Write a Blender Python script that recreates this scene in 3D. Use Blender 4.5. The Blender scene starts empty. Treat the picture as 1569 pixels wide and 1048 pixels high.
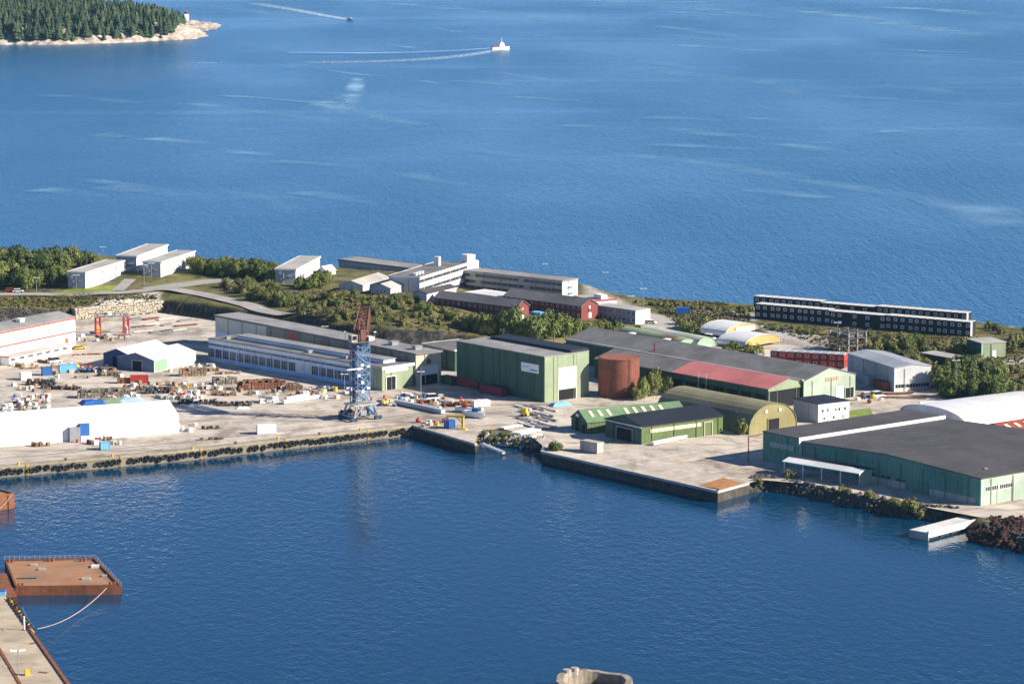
import bpy, bmesh, math, random
import numpy as np
from mathutils import Vector, Matrix, noise as mnoise

random.seed(7)
SC = bpy.context.scene
COL = SC.collection

# ------------------------------------------------------------------ camera
F_PX, CX, CY, CAM_Z, Y_HOR = 5100.0, 784.5, 524.0, 190.0, -247.0
PITCH = math.atan((CY - Y_HOR) / F_PX)
cam = bpy.data.cameras.new("camera")
cam.sensor_width = 36.0
cam.lens = F_PX / 1569.0 * 36.0
cam.clip_start, cam.clip_end = 1.0, 60000.0
cam_ob = bpy.data.objects.new("camera", cam)
cam_ob.location = (0, 0, CAM_Z)
cam_ob.rotation_euler = (math.pi / 2 - PITCH, 0, 0)
COL.objects.link(cam_ob)
SC.camera = cam_ob

# ------------------------------------------------------------------ sky and sun
SUN_EL, SUN_AZ = math.radians(27), math.radians(-14)      # azimuth from +X towards +Y
world = bpy.data.worlds.new("World"); SC.world = world; world.use_nodes = True
wn = world.node_tree.nodes; wl = world.node_tree.links
sky = wn.new("ShaderNodeTexSky"); sky.sky_type = 'NISHITA'; sky.sun_disc = False
sky.sun_elevation = SUN_EL; sky.sun_rotation = math.pi / 2 - SUN_AZ
sky.altitude = 0; sky.air_density = 0.35; sky.dust_density = 0.0; sky.ozone_density = 4.0
wl.new(sky.outputs[0], wn["Background"].inputs[0]); wn["Background"].inputs[1].default_value = 0.11
sun = bpy.data.lights.new("sun", 'SUN'); sun.energy = 5.0; sun.angle = math.radians(0.5); sun.color = (1, 0.91, 0.78)
sun_ob = bpy.data.objects.new("sun", sun)
sd = Vector((math.cos(SUN_AZ) * math.cos(SUN_EL), math.sin(SUN_AZ) * math.cos(SUN_EL), math.sin(SUN_EL)))
sun_ob.rotation_euler = sd.to_track_quat('Z', 'Y').to_euler(); sun_ob.location = (300, 700, 300)
COL.objects.link(sun_ob)
SC.view_settings.view_transform = 'Standard'; SC.view_settings.look = 'None'
SC.view_settings.exposure = 1.0; SC.view_settings.gamma = 1.0
SC.render.engine = 'CYCLES'
SC.cycles.use_denoising = True; SC.cycles.max_bounces = 5
SC.cycles.diffuse_bounces = 2; SC.cycles.glossy_bounces = 2; SC.cycles.transparent_max_bounces = 12
SC.cycles.volume_bounces = 0; SC.cycles.sample_clamp_indirect = 4.0

# ------------------------------------------------------------------ helpers
GZ = 3.2            # yard level above the water
def P(x, y, z=GZ):
    """where the sight line through a photo position meets the level z"""
    cp, sp = math.cos(PITCH), math.sin(PITCH)
    d = Vector((x - CX, F_PX * cp - (y - CY) * sp, -F_PX * sp - (y - CY) * cp))
    t = (z - CAM_Z) / d.z
    return Vector((d.x * t, d.y * t, z))

MATS = {}
def mat(name, col, rough=0.8, var=0.12, scale=0.6, metal=0.0, bump=0.0, seam=0.0, seam_dark=0.8, streak=0.0, spec=0.3, col2=None, mix=0.5, stretch=None, patch=.22):
    if name in MATS: return MATS[name]
    m = bpy.data.materials.new(name); m.use_nodes = True
    n, l = m.node_tree.nodes, m.node_tree.links
    b = n["Principled BSDF"]; b.inputs["Roughness"].default_value = rough
    b.inputs["Metallic"].default_value = metal; b.inputs["Specular IOR Level"].default_value = spec
    tc = n.new("ShaderNodeTexCoord")
    src = tc.outputs["Object"]
    if stretch:
        mp = n.new("ShaderNodeMapping"); mp.inputs["Scale"].default_value = stretch
        l.new(src, mp.inputs[0]); src2 = mp.outputs[0]
    else: src2 = src
    no = n.new("ShaderNodeTexNoise"); no.inputs["Scale"].default_value = scale; no.inputs["Detail"].default_value = 6; no.inputs["Roughness"].default_value = 0.65
    l.new(src2, no.inputs["Vector"])
    cr = n.new("ShaderNodeValToRGB")
    c = np.array(col[:3])
    c2 = np.array(col2) if col2 else np.clip(c * (1 + var), 0, .95)
    c1 = c if col2 else c * (1 - var)
    e0 = .5 - .22 if not col2 else mix - .08; e1 = .5 + .22 if not col2 else mix + .08
    cr.color_ramp.elements[0].position = e0; cr.color_ramp.elements[0].color = (*c1, 1)
    cr.color_ramp.elements[1].position = e1; cr.color_ramp.elements[1].color = (*c2, 1)
    l.new(no.outputs[0], cr.inputs[0]); out = cr.outputs[0]
    def mul(out, fac_socket, dark):
        mx = n.new("ShaderNodeMix"); mx.data_type = 'RGBA'; mx.blend_type = 'MULTIPLY'
        l.new(fac_socket, mx.inputs["Factor"]); l.new(out, mx.inputs["A"]); mx.inputs["B"].default_value = (dark, dark, dark, 1)
        return mx.outputs["Result"]
    if patch:
        npz = n.new("ShaderNodeTexNoise"); npz.inputs["Scale"].default_value = .09; npz.inputs["Detail"].default_value = 3; l.new(src, npz.inputs["Vector"])
        rp_ = n.new("ShaderNodeMapRange"); rp_.inputs[1].default_value = .42; rp_.inputs[2].default_value = .66; l.new(npz.outputs[0], rp_.inputs[0])
        out = mul(out, rp_.outputs[0], 1 - patch)
    if streak:
        mp = n.new("ShaderNodeMapping"); mp.inputs["Scale"].default_value = (1.3, 1.3, .12); l.new(src, mp.inputs[0])
        ns = n.new("ShaderNodeTexNoise"); ns.inputs["Scale"].default_value = 1.0; ns.inputs["Detail"].default_value = 5; l.new(mp.outputs[0], ns.inputs["Vector"])
        rr = n.new("ShaderNodeMapRange"); rr.inputs[1].default_value = .5; rr.inputs[2].default_value = .75; l.new(ns.outputs[0], rr.inputs[0])
        out = mul(out, rr.outputs[0], 1 - streak)
    if seam:
        sx = n.new("ShaderNodeSeparateXYZ"); l.new(src, sx.inputs[0])
        a = n.new("ShaderNodeMath"); a.operation = 'ADD'; l.new(sx.outputs[0], a.inputs[0]); l.new(sx.outputs[1], a.inputs[1])
        d = n.new("ShaderNodeMath"); d.operation = 'DIVIDE'; l.new(a.outputs[0], d.inputs[0]); d.inputs[1].default_value = seam
        f = n.new("ShaderNodeMath"); f.operation = 'FRACT'; l.new(d.outputs[0], f.inputs[0])
        g = n.new("ShaderNodeMath"); g.operation = 'LESS_THAN'; l.new(f.outputs[0], g.inputs[0]); g.inputs[1].default_value = .14
        out = mul(out, g.outputs[0], seam_dark)
    l.new(out, b.inputs["Base Color"])
    if bump:
        bp = n.new("ShaderNodeBump"); bp.inputs["Strength"].default_value = bump; bp.inputs["Distance"].default_value = .2
        l.new(no.outputs[0], bp.inputs["Height"]); l.new(bp.outputs[0], b.inputs["Normal"])
    MATS[name] = m
    return m

class MB:
    """collects shapes that become one mesh"""
    def __init__(s): s.v = []; s.f = []; s.m = []; s.cur = 0
    def add(s, vs, fs):
        o = len(s.v); s.v += [tuple(v) for v in vs]; s.f += [tuple(i + o for i in f) for f in fs]; s.m += [s.cur] * len(fs); return s
    def box(s, x0, x1, y0, y1, z0, z1):
        return s.add([(x0,y0,z0),(x1,y0,z0),(x1,y1,z0),(x0,y1,z0),(x0,y0,z1),(x1,y0,z1),(x1,y1,z1),(x0,y1,z1)],
                     [(0,3,2,1),(4,5,6,7),(0,1,5,4),(1,2,6,5),(2,3,7,6),(3,0,4,7)])
    def rbox(s, c, size, rz=0, tilt=0):
        M = Matrix.Translation(c) @ Matrix.Rotation(rz, 4, 'Z') @ Matrix.Rotation(tilt, 4, 'Y')
        hx, hy, hz = size[0]/2, size[1]/2, size[2]/2
        vs = [M @ Vector(q) for q in [(-hx,-hy,-hz),(hx,-hy,-hz),(hx,hy,-hz),(-hx,hy,-hz),(-hx,-hy,hz),(hx,-hy,hz),(hx,hy,hz),(-hx,hy,hz)]]
        return s.add(vs, [(0,3,2,1),(4,5,6,7),(0,1,5,4),(1,2,6,5),(2,3,7,6),(3,0,4,7)])
    def bar(s, a, b, r=.1, n=5, r2=None):
        a, b = Vector(a), Vector(b); d = (b - a).normalized(); r2 = r if r2 is None else r2
        u = d.orthogonal().normalized(); w = d.cross(u)
        vs = [];
        for p, rr in ((a, r), (b, r2)):
            for i in range(n):
                t = 2*math.pi*i/n; vs.append(p + (u*math.cos(t) + w*math.sin(t)) * rr)
        return s.add(vs, [(i,(i+1)%n,n+(i+1)%n,n+i) for i in range(n)] + [tuple(range(n))[::-1], tuple(range(n,2*n))])
    def path(s, pts, r, n=5):
        for a, b in zip(pts, pts[1:]): s.bar(a, b, r, n)
        return s
    def prism(s, poly, z0, z1):
        n = len(poly)
        vs = [(p[0],p[1],z0) for p in poly] + [(p[0],p[1],z1) for p in poly]
        return s.add(vs, [tuple(range(n))[::-1], tuple(range(n,2*n))] + [(i,(i+1)%n,n+(i+1)%n,n+i) for i in range(n)])
    def xprism(s, prof, x0, x1):
        """profile of (y, z) pushed along x"""
        n = len(prof)
        vs = [(x0,p[0],p[1]) for p in prof] + [(x1,p[0],p[1]) for p in prof]
        return s.add(vs, [tuple(range(n))[::-1], tuple(range(n,2*n))] + [(i,(i+1)%n,n+(i+1)%n,n+i) for i in range(n)])
    def yprism(s, prof, y0, y1):
        n = len(prof)
        vs = [(p[0],y0,p[1]) for p in prof] + [(p[0],y1,p[1]) for p in prof]
        return s.add(vs, [tuple(range(n)), tuple(range(n,2*n))[::-1]] + [(i,n+i,n+(i+1)%n,(i+1)%n) for i in range(n)])
    def cyl(s, c, r, h, n=16, r2=None): return s.bar(c, (c[0],c[1],c[2]+h), r, n, r2)
    def mesh(s, name, *mats):
        me = bpy.data.meshes.new(name); me.from_pydata(s.v, [], s.f)
        for m in mats: me.materials.append(m)
        if len(mats) > 1: me.polygons.foreach_set("material_index", s.m)
        bm = bmesh.new(); bm.from_mesh(me); bmesh.ops.recalc_face_normals(bm, faces=bm.faces); bm.to_mesh(me); bm.free()
        me.update(); return me
    def build(s, name, mats, parent=None, smooth=False):
        mats = mats if isinstance(mats, (list, tuple)) else [mats]
        me = s.mesh(name, *mats)
        if smooth: me.polygons.foreach_set("use_smooth", [True]*len(me.polygons))
        return link(name, me, parent)

def link(name, data, parent=None, loc=None, rz=0.0, sc=None):
    o = bpy.data.objects.new(name, data); COL.objects.link(o)
    if parent is not None: o.parent = parent
    if loc is not None: o.location = loc
    if rz: o.rotation_euler.z = rz
    if sc is not None: o.scale = sc if hasattr(sc, '__len__') else (sc, sc, sc)
    return o
def tag(o, label=None, cat=None, group=None, kind=None):
    if label: o["label"] = label
    if cat: o["category"] = cat
    if group: o["group"] = group
    if kind: o["kind"] = kind
    return o
def empty(name, loc, rz=0, label=None, cat=None, group=None):
    o = link(name, None, None, loc, rz); o.empty_display_size = .5
    return tag(o, label, cat, group)
_shared = {}
def shared(key, fn):
    if key not in _shared: _shared[key] = fn()
    return _shared[key]
def frame(near, right, left, zref, z0=GZ):
    """corner point, turn, and the two side lengths of a rectangular plan: x runs to the right corner, y to the left one"""
    o, r, l = P(*near, zref), P(*right, zref), P(*left, zref)
    u = r - o; w = l - o
    if u.length >= w.length: a = math.atan2(u.y, u.x)
    else: a = math.atan2(w.y, w.x) - math.pi/2
    ux, vy = Vector((math.cos(a), math.sin(a), 0)), Vector((-math.sin(a), math.cos(a), 0))
    return Vector((o.x, o.y, z0)), a, abs(u.dot(ux)), abs(w.dot(vy))
def fill(poly, z, name, m, parent=None):
    """flat sheet with the outline poly"""
    bm = bmesh.new(); vs = [bm.verts.new((p[0], p[1], z)) for p in poly]
    es = [bm.edges.new((vs[i], vs[(i+1) % len(vs)])) for i in range(len(vs))]
    bmesh.ops.triangle_fill(bm, use_beauty=True, edges=es)
    bmesh.ops.recalc_face_normals(bm, faces=bm.faces)
    for f in bm.faces:
        if f.normal.z < 0: f.normal_flip()
    me = bpy.data.meshes.new(name); bm.to_mesh(me); bm.free(); me.materials.append(m)
    return link(name, me, parent)
# ------------------------------------------------------------------ water
def water(name, base, wave, rough, stretch, slick, ripple_rot=0.0, patchy=.006, calm=.75, spec=.3, swell=0.0):
    m = bpy.data.materials.new(name); m.use_nodes = True
    n, l = m.node_tree.nodes, m.node_tree.links
    b = n["Principled BSDF"]; b.inputs["Base Color"].default_value = (*base, 1); b.inputs["IOR"].default_value = 1.33; b.inputs["Specular IOR Level"].default_value = spec
    tc = n.new("ShaderNodeTexCoord")
    def nz(scale, detail, st, rot=0.0, dist=0.0):
        mp = n.new("ShaderNodeMapping"); mp.inputs["Scale"].default_value = st; mp.inputs["Rotation"].default_value = (0, 0, rot)
        l.new(tc.outputs["Object"], mp.inputs[0])
        t = n.new("ShaderNodeTexNoise"); t.inputs["Scale"].default_value = scale; t.inputs["Detail"].default_value = detail; t.inputs["Distortion"].default_value = dist
        l.new(mp.outputs[0], t.inputs["Vector"]); return t.outputs[0]
    def rng(s, a, bb, c=0., d=1.):
        r = n.new("ShaderNodeMapRange"); r.inputs[1].default_value = a; r.inputs[2].default_value = bb; r.inputs[3].default_value = c; r.inputs[4].default_value = d
        l.new(s, r.inputs[0]); return r.outputs[0]
    def mth(op, a, bb):
        q = n.new("ShaderNodeMath"); q.operation = op
        for i, v in ((0, a), (1, bb)):
            if isinstance(v, (int, float)): q.inputs[i].default_value = v
            else: l.new(v, q.inputs[i])
        return q.outputs[0]
    w1 = nz(wave[0], 3, stretch, ripple_rot); w2 = nz(wave[1], 2, stretch, ripple_rot + .5)
    h = mth('ADD', mth('MULTIPLY', w1, wave[2]), mth('MULTIPLY', w2, wave[3]))
    if swell: h = mth('ADD', h, mth('MULTIPLY', nz(1.0, 3, (.26, .035, 1), .12), swell))
    # streaks of smooth water lying across the wind
    s1 = rng(nz(1.0, 4, slick[0], slick[3], .6), slick[1], slick[2])
    big = rng(nz(patchy, 3, (1, .4, 1), .3), .36, .64, calm, 1.2)
    amp = mth('MULTIPLY', big, mth('SUBTRACT', 1.0, mth('MULTIPLY', s1, .3)))
    bp = n.new("ShaderNodeBump"); bp.inputs["Distance"].default_value = 1.0
    l.new(mth('MULTIPLY', amp, wave[4]), bp.inputs["Strength"]); l.new(h, bp.inputs["Height"]); l.new(bp.outputs[0], b.inputs["Normal"])
    l.new(rng(amp, .2, 1.15, rough[0], rough[1]), b.inputs["Roughness"])
    return m
sea_m = water("sea_water", (.004, .086, .195), (.34, .9, 1.5, .6, .9), (.1, .24), (2.0, .55, 1), ((.0011, .012, 1), .56, .72, -.06), swell=1.5)
har_m = water("harbour_water", (.0004, .037, .088), (.34, .85, .27, .14, .9), (.06, .12), (1, .6, 1), ((.006, .02, 1), .6, .8, .1), .45, .016, .4, .5)
def sheet(name, x0, x1, y0, y1, z, m):
    return tag(MB().add([(x0,y0,z),(x1,y0,z),(x1,y1,z),(x0,y1,z)], [(0,1,2,3)]).build(name, m), kind="structure")
tag(sheet("harbour_water", -900, 900, 150, 1180, 0, har_m), "calm dark blue harbour basin in front of the quays")
tag(sheet("sea", -9000, 9000, 1180, 30000, 0, sea_m), "wind rippled blue fjord beyond the headland")

# ------------------------------------------------------------------ land
WP = lambda pts: [P(*p) for p in pts]
QUAY_W = [(-900, 802, GZ), (-150, 729.5, GZ), (0, 716, GZ), (270, 692, GZ), (632, 652, GZ), (728, 680.5, GZ)]
SHORE_M = [(735, 683, 0), (762, 685, 0), (800, 688, 0), (826, 690, 0)]
QUAY_E = [(829, 692, GZ), (1100, 753, GZ), (1148, 740, GZ)]
SHORE_E = [(1177, 752, 0), (1235, 763, 0), (1320, 780, 0), (1406, 796, 0), (1463, 800, 0), (1489, 823, 0), (1549, 841, 0), (1700, 880, 0), (2300, 980, 0)]
FAR = [(2300, 600, 2), (1700, 518, 3), (1569, 503, 3), (1500, 494, 3), (1300, 480, 3), (1150, 468, 3), (1000, 463, 3), (940, 445, 4), (890, 436, 5), (740, 424, 5), (650, 417, 6), (520, 407, 6.5), (420, 402, 8), (300, 391, 8.5), (0, 385, 8.5), (-200, 378, 8.5), (-900, 362, 8)]
LAND = WP(QUAY_W + SHORE_M + QUAY_E + SHORE_E + FAR)
UPF = [(-900, 520, 7.5), (118, 473, 7.5), (246, 462, 7.5), (262, 464, 7.8), (330, 472, 8), (395, 482, 7.6), (445, 492, 7), (490, 503, 7.5), (540, 506, 9), (600, 505, 10), (660, 505, 10), (700, 510, 9), (745, 521, 7), (800, 533, 5), (860, 524, 4.6), (900, 515, 4.6), (1000, 502, 4.4), (1100, 502, 4.2), (1250, 535, 4), (1440, 603, 4), (1569, 645, 4), (2300, 800, 4)]
UPLAND = WP(UPF) + WP([(2300, 500, 0), (1569, 440, 0), (900, 380, 0), (0, 330, 0), (-900, 310, 0)])
CTRL = [(0, 450, 10), (120, 450, 10), (200, 447, 10), (280, 437, 10.5), (330, 431, 10.5), (350, 465, 8.6), (250, 441, 10.4), (300, 450, 9.6), (440, 490, 7), (400, 478, 7.8),
        (130, 444, 11), (60, 440, 10.5), (210, 420, 12), (230, 427, 11.3), (290, 415, 11.5), (440, 433, 11), (480, 425, 11), (560, 447, 12.5), (610, 452, 12.2), (665, 466, 11),
        (520, 470, 13.5), (590, 465, 14.2), (640, 475, 13), (700, 492, 10.5), (480, 470, 12), (420, 450, 11), (560, 495, 11), (500, 488, 10.5), (720, 456, 8.5), (880, 460, 7), (850, 494, 7), (908, 492, 6), (780, 505, 7.5), (820, 515, 6), (990, 498, 5), (930, 470, 6),
        (1050, 482, 5), (1150, 497, 5), (1490, 516, 5), (1569, 522, 5), (1400, 560, 4.5), (1300, 505, 4.8), (1560, 600, 4.3), (1200, 525, 4.3), (1100, 480, 5), (600, 420, 9), (520, 412, 8), (350, 405, 10), (100, 410, 10), (-400, 450, 10)]
STEP, GX0, GX1, GY0, GY1 = 2.0, -400.0, 400.0, 880.0, 1640.0
gx = np.arange(GX0, GX1 + .1, STEP); gy = np.arange(GY0, GY1 + .1, STEP)
XX, YY = np.meshgrid(gx, gy)
def sdist(poly, X, Y):
    """distance to the outline, positive inside"""
    best = np.full(X.shape, 1e12); ins = np.zeros(X.shape, bool); k = len(poly)
    for i in range(k):
        ax, ay = poly[i][0], poly[i][1]; bx, by = poly[(i+1) % k][0], poly[(i+1) % k][1]
        dx, dy = bx-ax, by-ay; t = np.clip(((X-ax)*dx + (Y-ay)*dy) / (dx*dx+dy*dy+1e-9), 0, 1)
        best = np.minimum(best, (X-ax-t*dx)**2 + (Y-ay-t*dy)**2)
        if abs(dy) > 1e-9: ins ^= ((ay > Y) != (by > Y)) & (X < (bx-ax)*(Y-ay)/dy + ax)
    return np.where(ins, 1, -1) * np.sqrt(best)
def fbm(X, Y, s, seed=0):
    f = np.vectorize(lambda a, b: mnoise.fractal(Vector((a*s, b*s, seed)), .9, 2.1, 4))
    return f(X, Y)
d_land = sdist(LAND, XX, YY); d_up = sdist(UPLAND, XX, YY)
cw = np.zeros_like(XX); cz = np.zeros_like(XX)
for c in CTRL + UPF:
    q = P(*c); w = 1.0 / ((XX-q.x)**2 + (YY-q.y)**2 + 25) ** 1.6; cw += w; cz += w * c[2]
up = cz / cw
rough_mask = np.clip(sdist(WP([(420,445,11),(540,440,12),(650,455,12),(760,500,9),(860,525,6),(700,520,6),(560,515,6),(450,500,6)]), XX, YY) / 8, 0, 1)
nz1 = fbm(XX, YY, .05, 3.0)
up = up + nz1 * (.25 + 1.5 * rough_mask)
edge = np.clip((d_up + nz1 * 1.2 * (XX > P(262,464,7.8).x)) / 3.5, 0, 1); edge = edge * edge * (3 - 2 * edge)
ZZ = 3.05 + (up - 3.05) * edge
shore = d_land * np.where(YY < 1120, 1.0, .55) - .6 + nz1 * .6
ZZ = np.where(shore < ZZ, np.maximum(shore, -4), ZZ)
def hz(x, y, ZZ=ZZ):
    i = min(max((x - GX0) / STEP, 0), len(gx) - 1.001); j = min(max((y - GY0) / STEP, 0), len(gy) - 1.001)
    a, b = int(i), int(j); u, v = i - a, j - b
    return float((ZZ[b,a]*(1-u) + ZZ[b,a+1]*u)*(1-v) + (ZZ[b+1,a]*(1-u) + ZZ[b+1,a+1]*u)*v)
def G(px_, py_, z=None):
    """ground point seen at a photo position"""
    z = GZ if z is None else z
    for _ in range(12):
        q = P(px_, py_, z); z2 = hz(q.x, q.y, ZY)
        z = z + (z2 - z) * .6
    return Vector((q.x, q.y, z))
YARD = WP([(-900, 802, GZ), (-150, 729.5, GZ), (0, 716, GZ), (270, 692, GZ), (632, 652, GZ), (728, 680.5, GZ), (731, 668, GZ), (745, 658, GZ), (775, 658, GZ), (815, 669, GZ), (832, 683, GZ),
          (829, 692, GZ), (1100, 753, GZ), (1148, 740, GZ), (1165, 735, GZ), (1240, 741, GZ), (1320, 758, GZ), (1420, 777, GZ), (1500, 792, GZ), (1569, 803, GZ), (2300, 900, GZ),
          (2300, 780, GZ), (1569, 628, GZ), (1440, 588, GZ), (1250, 522, GZ), (1100, 494, GZ), (1000, 494, GZ), (900, 506, GZ), (860, 515, GZ), (800, 522, GZ), (745, 512, GZ), (650, 505, GZ), (540, 500, GZ), (445, 487, GZ), (330, 475, GZ), (246, 466, GZ), (118, 474, GZ), (-900, 515, GZ)])
ZY = np.where(sdist(YARD, XX, YY) > 0, np.maximum(ZZ, GZ), ZZ)
# how far paved or mown, per ground vertex
def region(pts, soft=2.0):
    return np.clip(sdist(WP(pts), XX, YY) / soft + .5, 0, 1)
paved = np.zeros_like(XX)
for r in ([(985,478,5),(1040,488,5),(1075,500,4.6),(1060,512,4.4),(985,505,5)], [(1085,470,5),(1160,480,5),(1160,492,5),(1090,487,5),(1010,470,5)], [(1190,520,4.5),(1160,497,5),(1270,515,4.6),(1265,538,4.3),(1200,538,4.3)],
          [(1430,596,4),(1360,575,4),(1290,560,4),(1200,530,4),(1100,505,4.2),(1280,605,3.5),(1440,612,3.5)], [(1500,560,4.5),(1580,548,4.6),(1580,562,4.6)], [(895,440,6),(960,465,6),(990,480,5),(900,470,6)], [(150,455,10),(245,445,10),(245,460,8),(140,466,8.5)]):
    paved = np.maximum(paved, region(r))
lawn = np.zeros_like(XX)
for r in ([(-50,457,10),(60,459,10),(60,466,9),(-50,470,9)], [(70,449,10.5),(120,440,11),(185,434,11),(180,446,10.3),(100,451,10)], [(200,445,10.5),(240,434,11),(330,423,11),(320,429,10.6),(250,443,10.3)], [(1297,628,GZ),(1335,626,GZ),(1340,640,GZ),(1297,642,GZ)]):
    lawn = np.maximum(lawn, region(r))

def ground_material():
    m = bpy.data.materials.new("headland_ground"); m.use_nodes = True
    n, l = m.node_tree.nodes, m.node_tree.links; b = n["Principled BSDF"]; b.inputs["Roughness"].default_value = .95; b.inputs["Specular IOR Level"].default_value = .15
    tc = n.new("ShaderNodeTexCoord")
    def nz(scale, detail=6):
        t = n.new("ShaderNodeTexNoise"); t.inputs["Scale"].default_value = scale; t.inputs["Detail"].default_value = detail; t.inputs["Roughness"].default_value = .7
        l.new(tc.outputs["Object"], t.inputs["Vector"]); return t.outputs[0]
    def ramp(s, *el):
        r = n.new("ShaderNodeValToRGB"); e = r.color_ramp.elements
        while len(e) < len(el): e.new(.5)
        for q, (p, c) in zip(e, el): q.position = p; q.color = (*c, 1)
        l.new(s, r.inputs[0]); return r.outputs[0]
    def mix(f, a, c):
        x = n.new("ShaderNodeMix"); x.data_type = 'RGBA'; l.new(f, x.inputs["Factor"]); l.new(a, x.inputs["A"]); l.new(c, x.inputs["B"]); return x.outputs["Result"]
    veg = ramp(nz(.12), (.3, (.05, .062, .02)), (.45, (.10, .105, .035)), (.55, (.19, .155, .075)), (.68, (.13, .14, .045)))
    rock = ramp(nz(.4), (.35, (.016, .016, .019)), (.55, (.05, .048, .046)), (.76, (.20, .18, .165)))
    pave = ramp(nz(.08), (.35, (.36, .33, .29)), (.6, (.47, .44, .4)))
    grass = ramp(nz(.3), (.35, (.14, .19, .03)), (.65, (.26, .29, .07)))
    ge = n.new("ShaderNodeNewGeometry"); sx = n.new("ShaderNodeSeparateXYZ"); l.new(ge.outputs["Normal"], sx.inputs[0])
    st = n.new("ShaderNodeMapRange"); st.inputs[1].default_value = .88; st.inputs[2].default_value = .72; l.new(sx.outputs[2], st.inputs[0])
    rp = n.new("ShaderNodeMapRange"); rp.inputs[1].default_value = .57; rp.inputs[2].default_value = .62; l.new(nz(.07, 8), rp.inputs[0])
    mx = n.new("ShaderNodeMath"); mx.operation = 'MAXIMUM'; l.new(st.outputs[0], mx.inputs[0]); l.new(rp.outputs[0], mx.inputs[1])
    c = mix(mx.outputs[0], veg, rock)
    for nm, cc in (("lawn", grass), ("paved", pave)):
        a = n.new("ShaderNodeAttribute"); a.attribute_name = nm; c = mix(a.outputs["Fac"], c, cc)
    l.new(c, b.inputs["Base Color"])
    bp = n.new("ShaderNodeBump"); bp.inputs["Strength"].default_value = .7; bp.inputs["Distance"].default_value = .6; l.new(nz(.6), bp.inputs["Height"]); l.new(bp.outputs[0], b.inputs["Normal"])
    return m
def terrain():
    keep = np.maximum.reduce([ZZ[:-1,:-1], ZZ[1:,:-1], ZZ[:-1,1:], ZZ[1:,1:]]) > -2.5
    ny, nx = ZZ.shape; idx = np.arange(ny*nx).reshape(ny, nx)
    q = np.stack([idx[:-1,:-1], idx[:-1,1:], idx[1:,1:], idx[1:,:-1]], -1)[keep]
    used = np.unique(q); remap = -np.ones(ny*nx, int); remap[used] = np.arange(len(used)); q = remap[q]
    co = np.stack([XX.ravel(), YY.ravel(), ZZ.ravel()], 1)[used]
    me = bpy.data.meshes.new("headland"); me.from_pydata(co.tolist(), [], q.tolist())
    for nm, arr in (("paved", paved), ("lawn", lawn)):
        a = me.attributes.new(nm, 'FLOAT', 'POINT'); a.data.foreach_set("value", arr.ravel()[used].astype(np.float32))
    me.polygons.foreach_set("use_smooth", [True]*len(me.polygons)); me.materials.append(ground_material())
    return tag(link("headland_terrain", me), "rocky headland with heather and grass", kind="structure")
terrain()

def yard_material():
    m = bpy.data.materials.new("yard_concrete"); m.use_nodes = True
    n, l = m.node_tree.nodes, m.node_tree.links; b = n["Principled BSDF"]; b.inputs["Roughness"].default_value = .9; b.inputs["Specular IOR Level"].default_value = .2
    tc = n.new("ShaderNodeTexCoord")
    def nz(scale, st=(1,1,1), rot=0, detail=6):
        mp = n.new("ShaderNodeMapping"); mp.inputs["Scale"].default_value = st; mp.inputs["Rotation"].default_value = (0,0,rot); l.new(tc.outputs["Object"], mp.inputs[0])
        t = n.new("ShaderNodeTexNoise"); t.inputs["Scale"].default_value = scale; t.inputs["Detail"].default_value = detail; t.inputs["Roughness"].default_value = .68; l.new(mp.outputs[0], t.inputs["Vector"]); return t.outputs[0]
    def ramp(s, *el):
        r = n.new("ShaderNodeValToRGB"); e = r.color_ramp.elements
        while len(e) < len(el): e.new(.5)
        for q, (p, c) in zip(e, el): q.position = p; q.color = (*c, 1)
        l.new(s, r.inputs[0]); return r.outputs[0]
    def mul(a, c):
        x = n.new("ShaderNodeMix"); x.data_type = 'RGBA'; x.blend_type = 'MULTIPLY'; x.inputs["Factor"].default_value = 1; l.new(a, x.inputs["A"]); l.new(c, x.inputs["B"]); return x.outputs["Result"]
    c = ramp(nz(.018), (.36, (.47, .42, .365)), (.5, (.645, .58, .51)), (.64, (.52, .475, .43)))
    c = mul(c, ramp(nz(.12, (1, .5, 1), .6), (.34, (.58, .56, .54)), (.5, (1, 1, 1)), (.7, (1.08, 1.06, 1.04))))
    c = mul(c, ramp(nz(.05, (.35, 2.2, 1), .45, 8), (.54, (1, 1, 1)), (.62, (.62, .58, .54)), (.67, (1, 1, 1))))
    c = mul(c, ramp(nz(.9), (.3, (.85, .84, .83)), (.55, (1, 1, 1))))
    c = mul(c, ramp(nz(.045, (1, 1, 1), .2, 4), (.66, (1, 1, 1)), (.72, (.85, .72, .58))))
    # slabs laid at different times
    mp = n.new("ShaderNodeMapping"); mp.inputs["Rotation"].default_value = (0, 0, math.radians(-38)); l.new(tc.outputs["Object"], mp.inputs[0])
    for sc_, w_, dk in ((1/26.0, 26, .80), (1/7.5, 7.5, .93)):
        bt = n.new("ShaderNodeTexBrick"); bt.inputs["Scale"].default_value = sc_; bt.inputs["Color1"].default_value = (dk, dk, dk*.99, 1); bt.inputs["Color2"].default_value = (1.06, 1.05, 1.03, 1); bt.inputs["Mortar"].default_value = (.62, .6, .57, 1)
        bt.inputs["Mortar Size"].default_value = .13/w_; bt.inputs["Brick Width"].default_value = 1.0; bt.inputs["Row Height"].default_value = .62; l.new(mp.outputs[0], bt.inputs["Vector"]); c = mul(c, bt.outputs[0])
    l.new(c, b.inputs["Base Color"]); return m
yard_m = yard_material()
quay_side = mat("quay_wall", (.22, .19, .14), .9, .35, .5, streak=.5, bump=.4)
quay_dark = mat("quay_wall_dark", (.075, .066, .056), .9, .5, .45, streak=.4, bump=.4)
y_ob = fill(YARD, GZ, "yard_ground", yard_m); tag(y_ob, "sunlit pale concrete yard of the shipyard", kind="structure")
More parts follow.
